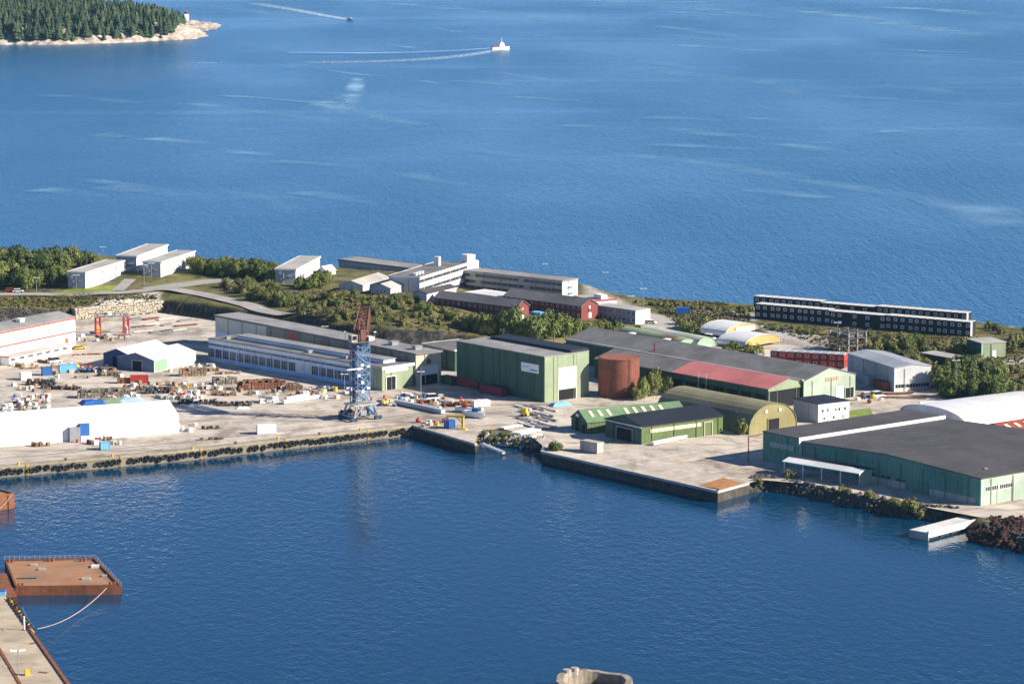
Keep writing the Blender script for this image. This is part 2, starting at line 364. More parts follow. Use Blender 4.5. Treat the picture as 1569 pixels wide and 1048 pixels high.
def wall_run(name, pts, m, z0=-4.0, cap=None, label=None, wcap=1.1):
    """vertical face below the yard edge and the raised kerb on top of it"""
    mb = MB(); q = [P(*p) for p in pts]
    for a, b in zip(q, q[1:]): mb.add([(a.x,a.y,z0),(b.x,b.y,z0),(b.x,b.y,GZ-.004),(a.x,a.y,GZ-.004)], [(0,1,2,3)])
    o = mb.build(name, m); tag(o, label, "quay wall")
    if cap:
        for a, b in zip(q, q[1:]):
            d = (b - a); L = d.length; rz = math.atan2(d.y, d.x); k = max(1, round(L / 9))
            for i in range(k):
                mbx = MB().box(i*L/k+.04, (i+1)*L/k-.04, -.12, wcap, GZ-.5, GZ+.22)
                link("kerb", mbx.mesh("kerb", cap), o, (a.x, a.y, 0), rz)
    return o
cap_y = mat("kerb_beam", (.33, .285, .20), .9, .25, .5); cap_g = mat("kerb_beam_grey", (.50, .47, .42), .9, .25, .5)
wall_run("quay_wall", QUAY_W[:5], quay_side, cap=cap_y, label="beige concrete quay wall hung with tyres below the crane")
wall_run("quay_wall", QUAY_W[4:], quay_dark, cap=cap_g, label="short black quay wall below the yellow davit", wcap=.7)
wall_run("quay_wall", [(832,683,GZ)] + QUAY_E, quay_dark, cap=cap_g, label="long black timber-faced quay wall below the green sheds", wcap=.9)

lw = fill(WP([(1297, 630, GZ), (1333, 625, GZ), (1340, 640, GZ), (1297, 645, GZ)]), GZ + .03, "lawn", mat("mown_grass", (.20, .26, .05), .95, .25, .4)); tag(lw, "small bright green lawn beside the white house", kind="structure")
# roads over the headland
road_m = mat("road_asphalt", (.36, .34, .32), .9, .1, .3)
def road(pts, width, label):
    q = [G(*p) for p in pts]; L = []
    for a, b in zip(q, q[1:]):
        k = max(1, int((b - a).length / 3))
        L += [a.lerp(b, i / k) for i in range(k)]
    L.append(q[-1])
    for _ in range(8): L = [L[0]] + [(L[i-1] + L[i]*2 + L[i+1]) / 4 for i in range(1, len(L)-1)] + [L[-1]]
    mb = MB(); vs = []; K = 6
    for i, p in enumerate(L):
        t = (L[min(i+1, len(L)-1)] - L[max(i-1, 0)]); t.z = 0; t.normalize(); s = Vector((-t.y, t.x, 0)); 
        zc = max(hz(*(p + s*width*(k/K-.5)).xy) for k in range(K+1))
        for k in range(K+1):
            r = p + s * width * (k/K - .5); vs.append((r.x, r.y, zc + .08))
    fs = [(i*(K+1)+k, (i+1)*(K+1)+k, (i+1)*(K+1)+k+1, i*(K+1)+k+1) for i in range(len(L)-1) for k in range(K)]
    return tag(mb.add(vs, fs).build("road", road_m), label, kind="structure")
road([(-60,451),(40,451),(120,453),(180,450),(225,444),(262,442),(300,449),(345,459),(390,472),(440,487)], 8, "asphalt road along the terrace and down past the rock")
road([(225,444),(260,440),(300,434),(345,429),(380,427)], 11, "wide asphalt turning area beside the bushes")
road([(180,446),(190,436),(200,428)], 5, "short asphalt drive up to the white barracks")
# ------------------------------------------------------------------ building kit
white_w = mat("white_cladding", (.78, .77, .75), .6, .06, .3, seam=1.2, seam_dark=.93, streak=.12)
offwhite = mat("offwhite_render", (.70, .68, .64), .8, .1, .4, streak=.15)
pvc = mat("white_pvc", (.77, .77, .76), .45, .05, .2, seam=5.0, seam_dark=.84, streak=.14, patch=.1)
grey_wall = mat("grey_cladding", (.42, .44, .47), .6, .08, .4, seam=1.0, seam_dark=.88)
pale_grey = mat("pale_grey_cladding", (.56, .56, .55), .6, .06, .3, seam=1.2, seam_dark=.94)
roof_grey = mat("grey_felt_roof", (.19, .185, .185), .9, .2, .25, seam=2.6, seam_dark=.88, patch=.28)
roof_midgrey = mat("grey_sheet_roof", (.29, .285, .275), .8, .16, .3, seam=2.2, seam_dark=.88, patch=.25)
roof_light = mat("pale_sheet_roof", (.46, .44, .40), .7, .1, .3, seam=2.4, seam_dark=.9)
roof_dark = mat("dark_felt_roof", (.078, .073, .078), .95, .22, .35, seam=3.0, seam_dark=.86, patch=.22)
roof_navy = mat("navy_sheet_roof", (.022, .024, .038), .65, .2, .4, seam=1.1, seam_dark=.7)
roof_red = mat("red_sheet_roof", (.60, .20, .185), .7, .1, .4, seam=1.1, seam_dark=.85)
roof_brick = mat("brick_red_roof", (.30, .07, .035), .75, .15, .4)
roof_green = mat("green_sheet_roof", (.15, .24, .13), .7, .12, .4, seam=1.1, seam_dark=.85, streak=.15)
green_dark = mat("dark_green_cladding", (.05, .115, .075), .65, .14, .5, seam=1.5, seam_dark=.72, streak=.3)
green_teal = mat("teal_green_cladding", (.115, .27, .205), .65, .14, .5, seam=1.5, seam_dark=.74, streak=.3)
green_pale = mat("pale_green_cladding", (.27, .32, .20), .65, .08, .5, seam=1.0, seam_dark=.9, streak=.15)
green_mint = mat("mint_green_cladding", (.36, .43, .335), .65, .08, .5, seam=1.0, seam_dark=.92, streak=.12)
green_shed = mat("olive_green_cladding", (.12, .165, .06), .7, .14, .5, seam=1.4, seam_dark=.78, streak=.3)
olive = mat("olive_sheet", (.26, .23, .10), .65, .12, .5, seam=1.0, seam_dark=.88, streak=.15)
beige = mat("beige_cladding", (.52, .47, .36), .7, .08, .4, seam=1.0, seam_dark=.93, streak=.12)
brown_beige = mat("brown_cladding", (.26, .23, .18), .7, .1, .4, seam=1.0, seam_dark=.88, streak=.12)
blue_pale = mat("pale_blue_panel", (.62, .74, .86), .6, .06, .4)
blue_base = mat("light_blue_plinth", (.36, .56, .80), .7, .08, .4)
red_wood = mat("red_timber", (.21, .05, .045), .75, .12, .5, seam=.6, seam_dark=.8)
black_wood = mat("black_timber", (.028, .026, .03), .7, .2, .5, seam=.6, seam_dark=.7)
rust = mat("rusty_steel", (.23, .085, .04), .85, .35, .45, streak=.4, bump=.2)
rust_red = mat("rusty_red_tank", (.22, .075, .048), .8, .25, .3, streak=.35)
steel = mat("grey_steel", (.30, .30, .31), .5, .15, .6, metal=.3)
glass = mat("dark_glass", (.02, .026, .034), .12, .1, .5, spec=.6)
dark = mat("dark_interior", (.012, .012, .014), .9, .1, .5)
red_trim = mat("red_trim", (.42, .10, .07), .7, .1, .4)
white_p = mat("white_paint", (.8, .8, .78), .55, .05, .5)
yellow_p = mat("yellow_paint", (.75, .48, .04), .5, .1, .6)
yellow_t = mat("yellow_canvas", (.50, .35, .13), .6, .1, .4)
blue_p = mat("blue_paint", (.03, .13, .40), .5, .12, .5)
ltblue_p = mat("light_blue_paint", (.18, .45, .66), .55, .1, .5)
red_p = mat("red_paint", (.45, .05, .035), .55, .15, .5)
red_dk = mat("dark_red_paint", (.22, .04, .045), .6, .2, .5)
concrete = mat("concrete", (.42, .39, .34), .9, .2, .4, streak=.3)

def place(root, face, L, W, a, z):
    """where a piece sits on a wall: f = side y 0, l = side x 0, r = side x L, b = side y W"""
    return {'f': ((a, -.02, z), 0), 'l': ((-.02, a, z), -math.pi/2), 'r': ((L+.02, a, z), math.pi/2), 'b': ((a, W+.02, z), math.pi)}[face]
def win_mesh(w, h, fm, gm, bars=1, t=.1):
    def mk():
        mb = MB()
        mb.box(-w/2, w/2, -.08, .06, 0, t); mb.box(-w/2, w/2, -.08, .06, h-t, h); mb.box(-w/2, -w/2+t, -.08, .06, t, h-t); mb.box(w/2-t, w/2, -.08, .06, t, h-t)
        for i in range(1, bars): x = -w/2 + w*i/bars; mb.box(x-.05, x+.05, -.07, .06, t, h-t)
        mb.cur = 1; mb.box(-w/2+.05, w/2-.05, -.03, .05, .05, h-.05)
        return mb.mesh("window", fm, gm)
    return shared(("win", round(w, 2), round(h, 2), fm.name, gm.name, bars, t), mk)
wrnd = random.Random(99); glass_sky = mat("sky_lit_glass", (.10, .13, .17), .08, .2, .5, spec=.9); curtain = mat("curtained_glass", (.33, .32, .29), .3, .2, 1.0)
bay_glass = mat("workshop_glass", (.045, .055, .065), .2, .5, .25)
def wins(root, face, dims, spots, z, w, h, fm=None, gm=None, bars=1, name="window"):
    for a in spots:
        k = 0 if gm not in (None, glass) else wrnd.random()
        me = win_mesh(w, h, fm or white_p, (gm or glass) if k < .62 else (glass_sky if k < .86 else curtain), bars)
        lo, rz = place(root, face, dims[0], dims[1], a, z); link(name, me, root, lo, rz)
def panel(root, name, face, dims, a0, a1, z0, z1, m, t=.12, proud=0.0):
    """flat piece standing proud of a wall (door, band, sign)"""
    mb = MB().box(-(a1-a0)/2, (a1-a0)/2, -t - proud, .05, 0, z1-z0)
    lo, rz = place(root, face, dims[0], dims[1], (a0+a1)/2, z0); o = mb.build(name, m, root); o.location = lo; o.rotation_euler.z = rz
    return o
def opening(root, face, dims, a0, a1, z0, z1, fm, name="door", inner=None):
    """door hole: frame standing proud round a leaf set back, by default a dark sheet standing in for the unlit inside"""
    w, h = a1-a0, z1-z0; mb = MB(); t = .25
    mb.box(-w/2-t, -w/2, -.25, .04, 0, h+t); mb.box(w/2, w/2+t, -.25, .04, 0, h+t); mb.box(-w/2, w/2, -.25, .04, h, h+t)
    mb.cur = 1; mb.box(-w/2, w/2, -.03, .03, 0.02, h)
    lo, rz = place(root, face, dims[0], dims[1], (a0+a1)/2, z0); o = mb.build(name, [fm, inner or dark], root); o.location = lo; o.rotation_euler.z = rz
    return o
def vent(root, x, y, z, m=None, s=1.0):
    mb = MB().box(-.9*s, .9*s, -.7*s, .7*s, 0, .8*s).box(-1.05*s, 1.05*s, -.85*s, .85*s, .8*s, 1.0*s)
    o = mb.build("roof_vent", m or white_p, root); o.location = (x, y, z); return o

def building(name, label, fr, h, walls, roofm, roof="flat", rise=1.5, over=.35, group=None, cat="building", trim=None, end_m=None, thick=.28, base=None):
    """plain rectangular building; walls = (front, side) materials"""
    o, ang, L, W = fr
    root = empty(name, o, ang, label, cat, group)
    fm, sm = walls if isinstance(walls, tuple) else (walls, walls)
    zb = -2.0
    mb = MB()
    if roof == "gy":       # ridge along y, gables on the front
        pr = [(0, zb), (L, zb), (L, h), (L/2, h+rise), (0, h)]
    else: pr = [(0, zb), (L, zb), (L, h), (0, h)]
    n = len(pr)
    F_ = [(p[0], 0, p[1]) for p in pr]; B_ = [(p[0], W, p[1]) for p in pr]
    if roof == "gx":
        pf = [(0, zb), (W, zb), (W, h), (W/2, h+rise), (0, h)]
        mb.cur = 1; mb.add([(0, p[0], p[1]) for p in pf], [(0,1,2,3,4)]); mb.add([(L, p[0], p[1]) for p in pf], [(0,1,2,3,4)])
        mb.cur = 0; mb.add([(0,0,zb),(L,0,zb),(L,0,h),(0,0,h)], [(0,1,2,3)]); mb.add([(0,W,zb),(L,W,zb),(L,W,h),(0,W,h)], [(0,1,2,3)])
    else:
        mb.cur = 0; mb.add(F_, [tuple(range(n))]); mb.add(B_, [tuple(range(n))])
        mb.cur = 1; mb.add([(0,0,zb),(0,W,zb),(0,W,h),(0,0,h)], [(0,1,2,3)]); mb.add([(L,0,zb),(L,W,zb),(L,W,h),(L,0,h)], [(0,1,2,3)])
    mb.build("wall", [fm, sm], root)
    r = MB(); e = over
    if roof == "flat":
        r.box(-e, L+e, -e, W+e, h+.01, h+thick)
    elif roof == "gy":
        k = rise / (L/2)
        for s in (0, 1):
            x0, x1 = (-e, L/2) if s == 0 else (L/2, L+e)
            z0, z1 = (h - k*e, h+rise) if s == 0 else (h+rise, h - k*e)
            r.add([(x0,-e,z0+.02),(x1,-e,z1+.02),(x1,W+e,z1+.02),(x0,W+e,z0+.02),(x0,-e,z0+thick),(x1,-e,z1+thick),(x1,W+e,z1+thick),(x0,W+e,z0+thick)],
                  [(0,3,2,1),(4,5,6,7),(0,1,5,4),(2,3,7,6),(3,0,4,7),(1,2,6,5)])
    elif roof == "gx":
        k = rise / (W/2)
        for s in (0, 1):
            y0, y1 = (-e, W/2) if s == 0 else (W/2, W+e)
            z0, z1 = (h - k*e, h+rise) if s == 0 else (h+rise, h - k*e)
            r.add([(-e,y0,z0+.02),(L+e,y0,z0+.02),(L+e,y1,z1+.02),(-e,y1,z1+.02),(-e,y0,z0+thick),(L+e,y0,z0+thick),(L+e,y1,z1+thick),(-e,y1,z1+thick)],
                  [(0,3,2,1),(4,5,6,7),(0,1,5,4),(2,3,7,6),(3,0,4,7),(1,2,6,5)])
    ro = r.build("roof", roofm, root)
    if trim:
        t = MB()
        if roof == "flat":
            t.box(-e-.06, L+e+.06, -e-.12, -e, h-.25, h+thick+.12).box(-e-.12, -e, -e-.06, W+e+.06, h-.25, h+thick+.12).box(-e, L+e+.06, W+e, W+e+.12, h-.25, h+thick+.12).box(L+e, L+e+.12, -e-.06, W+e+.12, h-.25, h+thick+.12)
        t.build("fascia", trim, ro) if t.v else None
    if h > 4.5 and L > 9 and fm is not pvc:
        for a in np.arange(4, L-2, 9.0): MB().bar((a, -.2, 0), (a, -.2, h-.3), .11, 5).build("downpipe", fm, root)
        for a in np.arange(5, W-2, 9.0): MB().bar((-.2, a, 0), (-.2, a, h-.3), .11, 5).build("downpipe", sm, root)
    return root, L, W
def arch(name, label, fr, h, skin, endm, along="y", group=None, n=14, cat="building", power=1.0):
    o, ang, L, W = fr; root = empty(name, o, ang, label, cat, group)
    span, length = (L, W) if along == "y" else (W, L)
    pts = [(span/2 - span/2*math.cos(math.pi*i/n), h*math.sin(math.pi*i/n)**power) for i in range(n+1)]
    def at_(p, t): return (p[0], t, p[1]) if along == "y" else (t, p[0], p[1])
    mb = MB(); vs = [at_(p, -.25) for p in pts] + [at_(p, length+.25) for p in pts]; k = n+1
    inn = [at_((span/2+(p[0]-span/2)*.985, p[1]*.985-.02), -.25) for p in pts] + [at_((span/2+(p[0]-span/2)*.985, p[1]*.985-.02), length+.25) for p in pts]
    mb.add(vs, [(i, i+1, k+i+1, k+i) for i in range(n)])
    mb.add(inn, [(i, k+i, k+i+1, i+1) for i in range(n)])
    mb.add(vs[:k] + inn[:k], [(i, k+i, k+i+1, i+1) for i in range(n)])
    ro = mb.build("arched_roof", skin, root, smooth=False)
    for t in (0.02, length-.02):
        MB().add([at_((span/2+(p[0]-span/2)*.97, p[1]*.97), t) for p in pts], [tuple(range(k))]).build("end_wall", endm, root)
    return root, L, W
def fr_w(near, right, z, W_, z0=GZ):
    o, r = P(*near, z), P(*right, z); u = r - o
    return Vector((o.x, o.y, z0)), math.atan2(u.y, u.x), u.length, W_

# ------------------------------------------------------------------ yard halls, west
fr = frame((-70, 523), (115, 486), (-109, 515), 15)
r, L, W = building("assembly_hall", "large white assembly hall with red bands and low grey roof", fr, 11.8, white_w, roof_midgrey, "gx", 1.4, trim=None)
D = (L, W)
panel(r, "red_band", 'f', D, 0, L, 11.1, 11.75, red_trim); panel(r, "red_band", 'f', D, 0, L, 6.2, 6.75, red_trim)
panel(r, "door", 'f', D, L-6.2, L-4.6, 0, 4.6, red_trim)
for q in (L*.62, L*.3): vent(r, q, W*.3, 12.9, s=1.4)
an = MB().box(L*.36, L-8, -4.2, 0, -.5, 3.1).build("annex", white_w, r)
MB().box(L*.36-.2, L-7.8, -4.5, 0.02, 3.1, 3.35).build("annex_roof", roof_light, an); panel(an, "annex_trim", "f", (L, W), L*.36-.2, L-7.8, 2.85, 3.1, red_trim, .1, 4.2)
for i in range(7):
    link("window", win_mesh(3.0, 1.2, white_p, glass, 4), an, (L*.36 + 2.2 + i*(L*.64-12)/6.4, -4.22, 1.4))

fr = fr_w((-170, 671), (274, 637), 8.7, 19)
r, L, W = building("storage_tent", "long white fabric storage hall on the tyre-lined quay", fr, 5.5, pvc, pvc, "gx", 3.6, over=.12, thick=.12)
D = (L, W)
# blue doorway box in front
q = P(129, 676)
o = empty("loading_porch", (q.x, q.y, GZ), fr[1], "blue topped loading porch box against the white storage tent", "porch")
MB().box(-4.6, -1.2, 0, 6, 0, 4.6).build("body", steel, o); MB().box(-1.2, 2.0, .5, 5, 1.6, 5.4).build("hood", blue_p, o)
MB().box(-.9, 1.5, .2, .5, 0, 1.6).build("step", white_p, o)

# blue and white workshop
fr = frame((586, 599), (645, 594), (320, 552), GZ)
r, L, W = building("workshop", "long low workshop with pale blue window front and green gable end", fr, 7.9, (green_pale, blue_pale), roof_grey, "flat", over=.3, trim=None)
D = (L, W)
MB().box(-.42, L+.42, -.45, -.3, 7.3, 8.3).build("fascia", white_p, r)
panel(r, "sign_band", 'f', D, 1.2, L*.82, 6.0, 7.2, white_p, .2)
opening(r, 'f', D, L*.12, L*.42, 0, 4.6, white_p)
panel(r, "plinth", 'l', D, 16, W-.3, 0, 1.15, blue_base, .12)
panel(r, "fascia", 'l', D, 10, W, 6.75, 7.8, white_p, .3)
panel(r, "corner_panel", 'l', D, 0, 10, 0, 7.6, green_pale, .1)
opening(r, 'l', D, 3.5, 7, 0, 4.5, beige, inner=beige)
panel(r, "door", 'l', D, 11.2, 14.5, 0, 3.8, red_dk, .1)
for i in range(int((W-14)/4.1)):
    y = 17 + i*4.1
    wins(r, 'l', D, [y+1.9], 5.55, 4.0, .95, blue_pale, bay_glass, 4, "ribbon_window")
    if 5 <= i <= 6: panel(r, "blank_bay", 'l', D, y, y+3.8, 1.5, 4.6, offwhite, .1)
    else: wins(r, 'l', D, [y+1.9], 1.35, 3.6, 3.3, blue_pale, bay_glass, 3, "bay_window")
mon = MB().box(L*.42, L*.80, 6, W-9, 8.1, 9.3).build("roof_monitor", blue_pale, r)
MB().box(L*.42-.3, L*.80+.3, 5.7, W-8.7, 9.3, 9.6).build("monitor_roof", roof_midgrey, mon)
for y in (W*.25, W*.45, W*.93): vent(r, L*.25, y, 8.15, steel)
MB().cyl((L*.3, W*.22, 8.1), .5, 3.2, 10).build("flue", red_trim, r)

fr = frame((637, 543), (694, 541.6), (330, 484), 14.2)
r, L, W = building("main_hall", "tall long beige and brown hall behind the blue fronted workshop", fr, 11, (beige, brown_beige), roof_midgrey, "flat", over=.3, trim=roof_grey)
D = (L, W)
panel(r, "pale_cladding", 'l', D, W*.73, W-.05, 5.2, 10.7, mat("pale_sage", (.64, .63, .49), .7, .06, .4, seam=1.0), .1)
panel(r, "blue_cladding", 'l', D, W*.73, W-.05, 0, 5.2, blue_pale, .1)
panel(r, "sign", 'l', D, W*.57, W*.62, 8.0, 10.0, red_trim, .12)
opening(r, 'f', D, L*.2, L*.85, 0, 6.2, white_p)
panel(r, "roller_door", 'f', D, L*.2, L*.85, 3.4, 6.2, offwhite, .12)
MB().cyl((0, 0, 0), .9, .3, 14).build("fan_grille", rust, r).matrix_local = Matrix.Translation((L*.5, -.02, 8.0)) @ Matrix.Rotation(math.pi/2, 4, 'X')
for y in (W*.06, W*.17, W*.3): vent(r, L*.55, y, 11.25, steel, 1.5)

# low flat annex beside the green hall, partly behind it
fr = frame((697, 536), (745, 528), (648, 526), 11)
building("link_building", "low dark flat roofed link building beside the tall green hall", fr, 7.5, green_dark, roof_grey, "flat", trim=offwhite)

# tall green hall
fr = frame((834, 547), (908, 539), (700, 523), 18.6)
r, L, W = building("green_hall", "tall dark green panelled hall with white roller door in its pale end", fr, 15.3, (green_pale, green_dark), roof_midgrey, "flat", over=.12, trim=None)
D = (L, W)
MB().box(L*.6, L+.05, .2, W*.92, 15.6, 16.5).build("upper_roof", roof_navy, r)
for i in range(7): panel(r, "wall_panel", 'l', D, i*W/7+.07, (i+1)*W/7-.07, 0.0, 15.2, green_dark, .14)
for a0, a1 in ((0, .3), (.71, 1)): panel(r, "wall_panel", 'f', D, a0*L+.06, a1*L-.06, 0, 15.2, green_pale, .12)
panel(r, "wall_panel", 'f', D, .3*L+.06, .71*L-.06, 11.0, 15.2, green_pale, .12)
opening(r, 'f', D, L*.31, L*.70, 0, 10.8, offwhite)
d_ = panel(r, "roller_door", 'f', D, L*.32, L*.69, 3.6, 10.8, white_p, .2)
for i in range(5): panel(r, "door_slat", 'f', D, L*.32, L*.69, 3.7+i*1.42, 3.7+i*1.42+1.3, white_p, .26)
wins(r, 'f', D, [L*.15, L*.86], 9.6, L*.22, 1.3, green_pale, glass, 3)
panel(r, "sign_board", 'l', D, W*.055, W*.25, 9.4, 12.4, white_p, .3)
panel(r, "sign_lettering", 'l', D, W*.07, W*.15, 10.1, 10.5, blue_p, .34)
panel(r, "sign_lettering", 'l', D, W*.16, W*.24, 11.0, 11.3, ltblue_p, .34)

# rusty tank
c = P(949, 611); R_ = 7.0
o = empty("oil_tank", (c.x, c.y + R_, GZ), 0, "rusty red cylindrical storage tank beside the tall green hall", "tank")
MB().cyl((0, 0, 0), R_, 12.9, 48).build("shell", rust_red, o, smooth=False)
MB().cyl((0, 0, 12.9), R_+.12, .25, 48).build("rim", rust, o); MB().cyl((0, 0, 13.15), R_-.4, .12, 48).build("roof", mat("tank_roof", (.28, .105, .065), .8, .2, .3), o)
for z in (3.2, 6.5, 9.8): MB().cyl((0, 0, z), R_+.05, .12, 48).build("weld_ring", rust_red, o)
lad = MB()
for s in (-.3, .3): lad.bar((R_+.25, s, 0), (R_+.25, s, 13.8), .06)
for k in range(26): lad.bar((R_+.25, -.3, .5*k+.3), (R_+.25, .3, .5*k+.3), .04)
lad.build("ladder", rust, o).rotation_euler.z = math.radians(-60)

# long hall behind the tank
fr = frame((1231.5, 584.6), (1315, 573.8), (867, 521), 10.9)
r, L, W = building("long_hall", "very long hall with broad grey roof and faded lettering on mint gable", fr, 7.7, (green_mint, green_dark), roof_grey, "gy", 3.4, over=.3)
D = (L, W)
for i, ch in enumerate(range(5)): panel(r, "letter", 'f', D, L*.42+i*1.3, L*.42+i*1.3+1.0, 6.6, 7.9, mat("faded_red", (.45, .30, .20), .8, .2, 1.2), .12)
panel(r, "door", 'f', D, L*.62, L*.76, 0, 4.4, white_p, .12); opening(r, 'f', D, L*.8, L*.96, 0, 3.4, green_mint)
for fx, fy in ((.72, .33), (.9, .58), (.88, .75), (.86, .9)): vent(r, L*fx, W*fy, 11.0 - abs(fx-.5)*6.8, white_p if fy > .4 else steel, 1.2)
MB().cyl((L*.1, W*.63, 8), .3, 3.6, 8).build("flue", red_dk, r)
MB().box(-.55, .25, 0, W, 7.75, 8.35).build("valley_parapet", roof_light, r)

fr = frame((1177, 597), (1231, 586), (911, 550), 9.7)
r, L, W = building("side_aisle", "open ended lean shed with red sheet roof and green gable beside the long hall", fr, 6.5, (green_pale, green_dark), roof_grey, "gy", 2.6, over=.2)
D = (L, W); k = 2.6/(L/2); wy = W*.54
MB().add([(-.35,-.35,6.5-.35*k+.31),(L/2,-.35,9.1+.31),(L/2,wy,9.1+.31),(-.35,wy,6.5-.35*k+.31),(-.35,-.35,6.5-.35*k+.39),(L/2,-.35,9.1+.39),(L/2,wy,9.1+.39),(-.35,wy,6.5-.35*k+.39)],
         [(0,3,2,1),(4,5,6,7),(0,1,5,4),(2,3,7,6),(3,0,4,7),(1,2,6,5)]).build("red_roof", roof_red, r)
opening(r, 'f', D, .4, L-.4, 0, 5.8, green_pale)
for i in range(7): opening(r, 'l', D, 1+i*wy/7, (i+1)*wy/7-.6, .2, 4.6, green_dark)
for y in (wy*.62, wy*.7): MB().bar((-.8, y, 0), (-.8, y, 8.5), .12).build("downpipe", roof_light, r)

# green sheds by the basin
fr = frame((900, 646), (1052, 632.5), (852, 640), 7.2)
r, L, W = building("skylight_shed", "green gabled shed with pale rooflights and open dark doors", fr, 3.8, (green_shed, green_dark), roof_green, "gx", 3.0, over=.35)
D = (L, W); k = 3.0/(W/2)
for i in range(9):
    if i == 3: continue
    x = 3.0 + i*L*.088
    o = MB().box(-.6, .6, -1.6, 1.6, 0, .1).build("rooflight", mat("rooflight", (.55, .58, .42), .4, .08, .5), r)
    o.location = (x, W*.27, 3.8+W*.27*k+.33); o.rotation_euler.x = math.atan(k)
opening(r, 'l', D, W*.5, W*.72, 0, 4.3, green_shed); opening(r, 'l', D, W*.08, W*.3, 0, 2.8, green_shed)
panel(r, "sign", 'l', D, W*.52, W*.7, 4.7, 5.5, white_p, .15)

fr = frame((983, 653.5), (1107.6, 637), (913, 643), 8.9)
r, L, W = building("navy_roof_shed", "green shed with dark navy roof and long cream window strip", fr, 5.6, (green_shed, green_dark), roof_navy, "gx", 2.4, over=.35)
D = (L, W)
o = panel(r, "window_strip", 'f', D, L*.1, L*.73, 3.3, 4.5, mat("cream_strip", (.62, .58, .40), .5, .1, .6), .14)
for i in range(12): panel(r, "strip_mullion", 'f', D, L*.1+i*L*.057+.05, L*.1+i*L*.057+.17, 3.3, 4.5, green_shed, .18)
opening(r, 'f', D, L*.77, L*.86, 0, 4.3, beige, inner=green_shed)
opening(r, 'l', D, W*.25, W*.68, 0, 4.0, steel)
MB().box(-.5, -.35, -.4, W+.4, 5.2, 5.6).build("gutter", offwhite, r)

fr = frame((1146.5, 666), (1208, 652), (1004.5, 638), GZ)
r, L, W = arch("quonset_hut", "olive arched sheet metal hut with two round vents in its end", fr, 9.0, mat("olive_roof", (.24, .22, .13), .7, .12, .4, stretch=(.2, 2, 1), seam=0), olive, "y", power=.8)
D = (L, W)
opening(r, 'f', D, L*.4, L*.62, 0, 4.0, olive)
for fx in (.36, .64):
    o = MB().cyl((0, 0, 0), .55, .25, 12).build("round_vent", offwhite, r); o.matrix_local = Matrix.Translation((L*fx, 0.0, 6.6)) @ Matrix.Rotation(math.pi/2, 4, 'X')

# small white house
fr = frame((1254, 619.6), (1296.4, 613), (1216, 611), 9.4)
r, L, W = building("gatehouse", "small white two storey house with navy roof beside the arched hut", fr, 6.2, (white_p, grey_wall), roof_navy, "flat", over=.25)
D = (L, W); wins(r, 'f', D, [L*f for f in (.14, .32, .56, .68, .86)], 3.4, .85, 1.0, steel)
wins(r, 'f', D, [L*f for f in (.2, .5, .8)], .9, .85, 1.0, steel)

# big warehouse with two roofs
fr = frame((1503.5, 734), (1740, 697), (1224.5, 677), 10.9)
r, L, W = building("warehouse", "huge teal green warehouse with charcoal roof and pale mint end wall", fr, 7.7, (green_mint, green_teal), roof_dark, "gx", 1.5, over=.2)
D = (L, W)
MB().box(-.1, .1, -.16, .25, 0, 7.6).build("corner_trim", mat("aqua_trim", (.35, .62, .62), .6, .06, .5), r)
for a in (.07, .16): wins(r, 'f', D, [L*a], 3.9, 5.2, 1.4, white_p, glass, 6)
for a in range(4): MB().bar((L*.11+a*6, -.5, 0), (L*.11+a*6, -.5, 6), .1).build("downpipe", white_p, r)
panel(r, "plinth", 'l', D, 2, W*.27, 0, 1.9, concrete, .15); panel(r, "plinth", 'l', D, W*.4, W*.63, 0, 2.0, concrete, .15)
opening(r, 'l', D, W*.28, W*.33, 0, 3.6, green_teal, inner=green_teal)
wins(r, 'l', D, [W*(.41+.028*i) for i in range(8)], 2.1, 1.7, .9, green_teal, glass, 2)
vent(r, 10, 8, 8.0, steel, .6)
fr2 = frame((1224.5, 672), (1446, 638), (1168.6, 661), 12.2)
r, L, W = building("warehouse_bay", "taller teal bay with charcoal roof joined to the huge warehouse", fr2, 8.9, (offwhite, green_teal), roof_dark, "flat", over=.2, trim=None)
D = (L, W); panel(r, "window_band", 'l', D, W*.12, W*.8, 4.8, 6.4, mat("pale_teal_glazing", (.22, .34, .32), .4, .15, .8), .12)
for i in range(7): panel(r, "mullion", 'l', D, W*(.12+.1*i), W*(.12+.1*i)+.15, 4.8, 6.4, green_teal, .16)
MB().box(-.4, L+.4, -.42, -.25, 8.3, 9.35).build("fascia", white_w, r)
# porch along the shaded side
a = P(1201, 727); b = P(1316, 746)
u = a - b; ang = math.atan2(u.y, u.x) - math.pi/2; Wd = u.length
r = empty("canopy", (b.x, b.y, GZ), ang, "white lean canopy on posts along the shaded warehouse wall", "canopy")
for nm, x0, z0, x1, z1, m_ in (("roof", -.4, 3.9, 2.7, 4.75, white_p), ("rear_roof", 2.7, 4.75, 6.2, 4.6, roof_navy)):  # rear roof's dark colour also carries the shade of the warehouse
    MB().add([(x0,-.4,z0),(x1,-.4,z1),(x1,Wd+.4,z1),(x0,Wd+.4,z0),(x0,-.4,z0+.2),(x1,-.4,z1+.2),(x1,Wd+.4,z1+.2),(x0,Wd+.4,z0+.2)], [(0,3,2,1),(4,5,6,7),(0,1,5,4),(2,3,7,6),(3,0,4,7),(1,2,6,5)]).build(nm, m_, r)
MB().yprism([(0,0),(6,0),(6,4.5),(2.7,4.65),(0,3.9)], -.1, .1).build("end_wall", green_mint, r)
for i in range(1, 5): MB().box(-.12, .12, Wd*i/4-.3, Wd*i/4-.06, 0, 3.9).build("post", white_p, r)

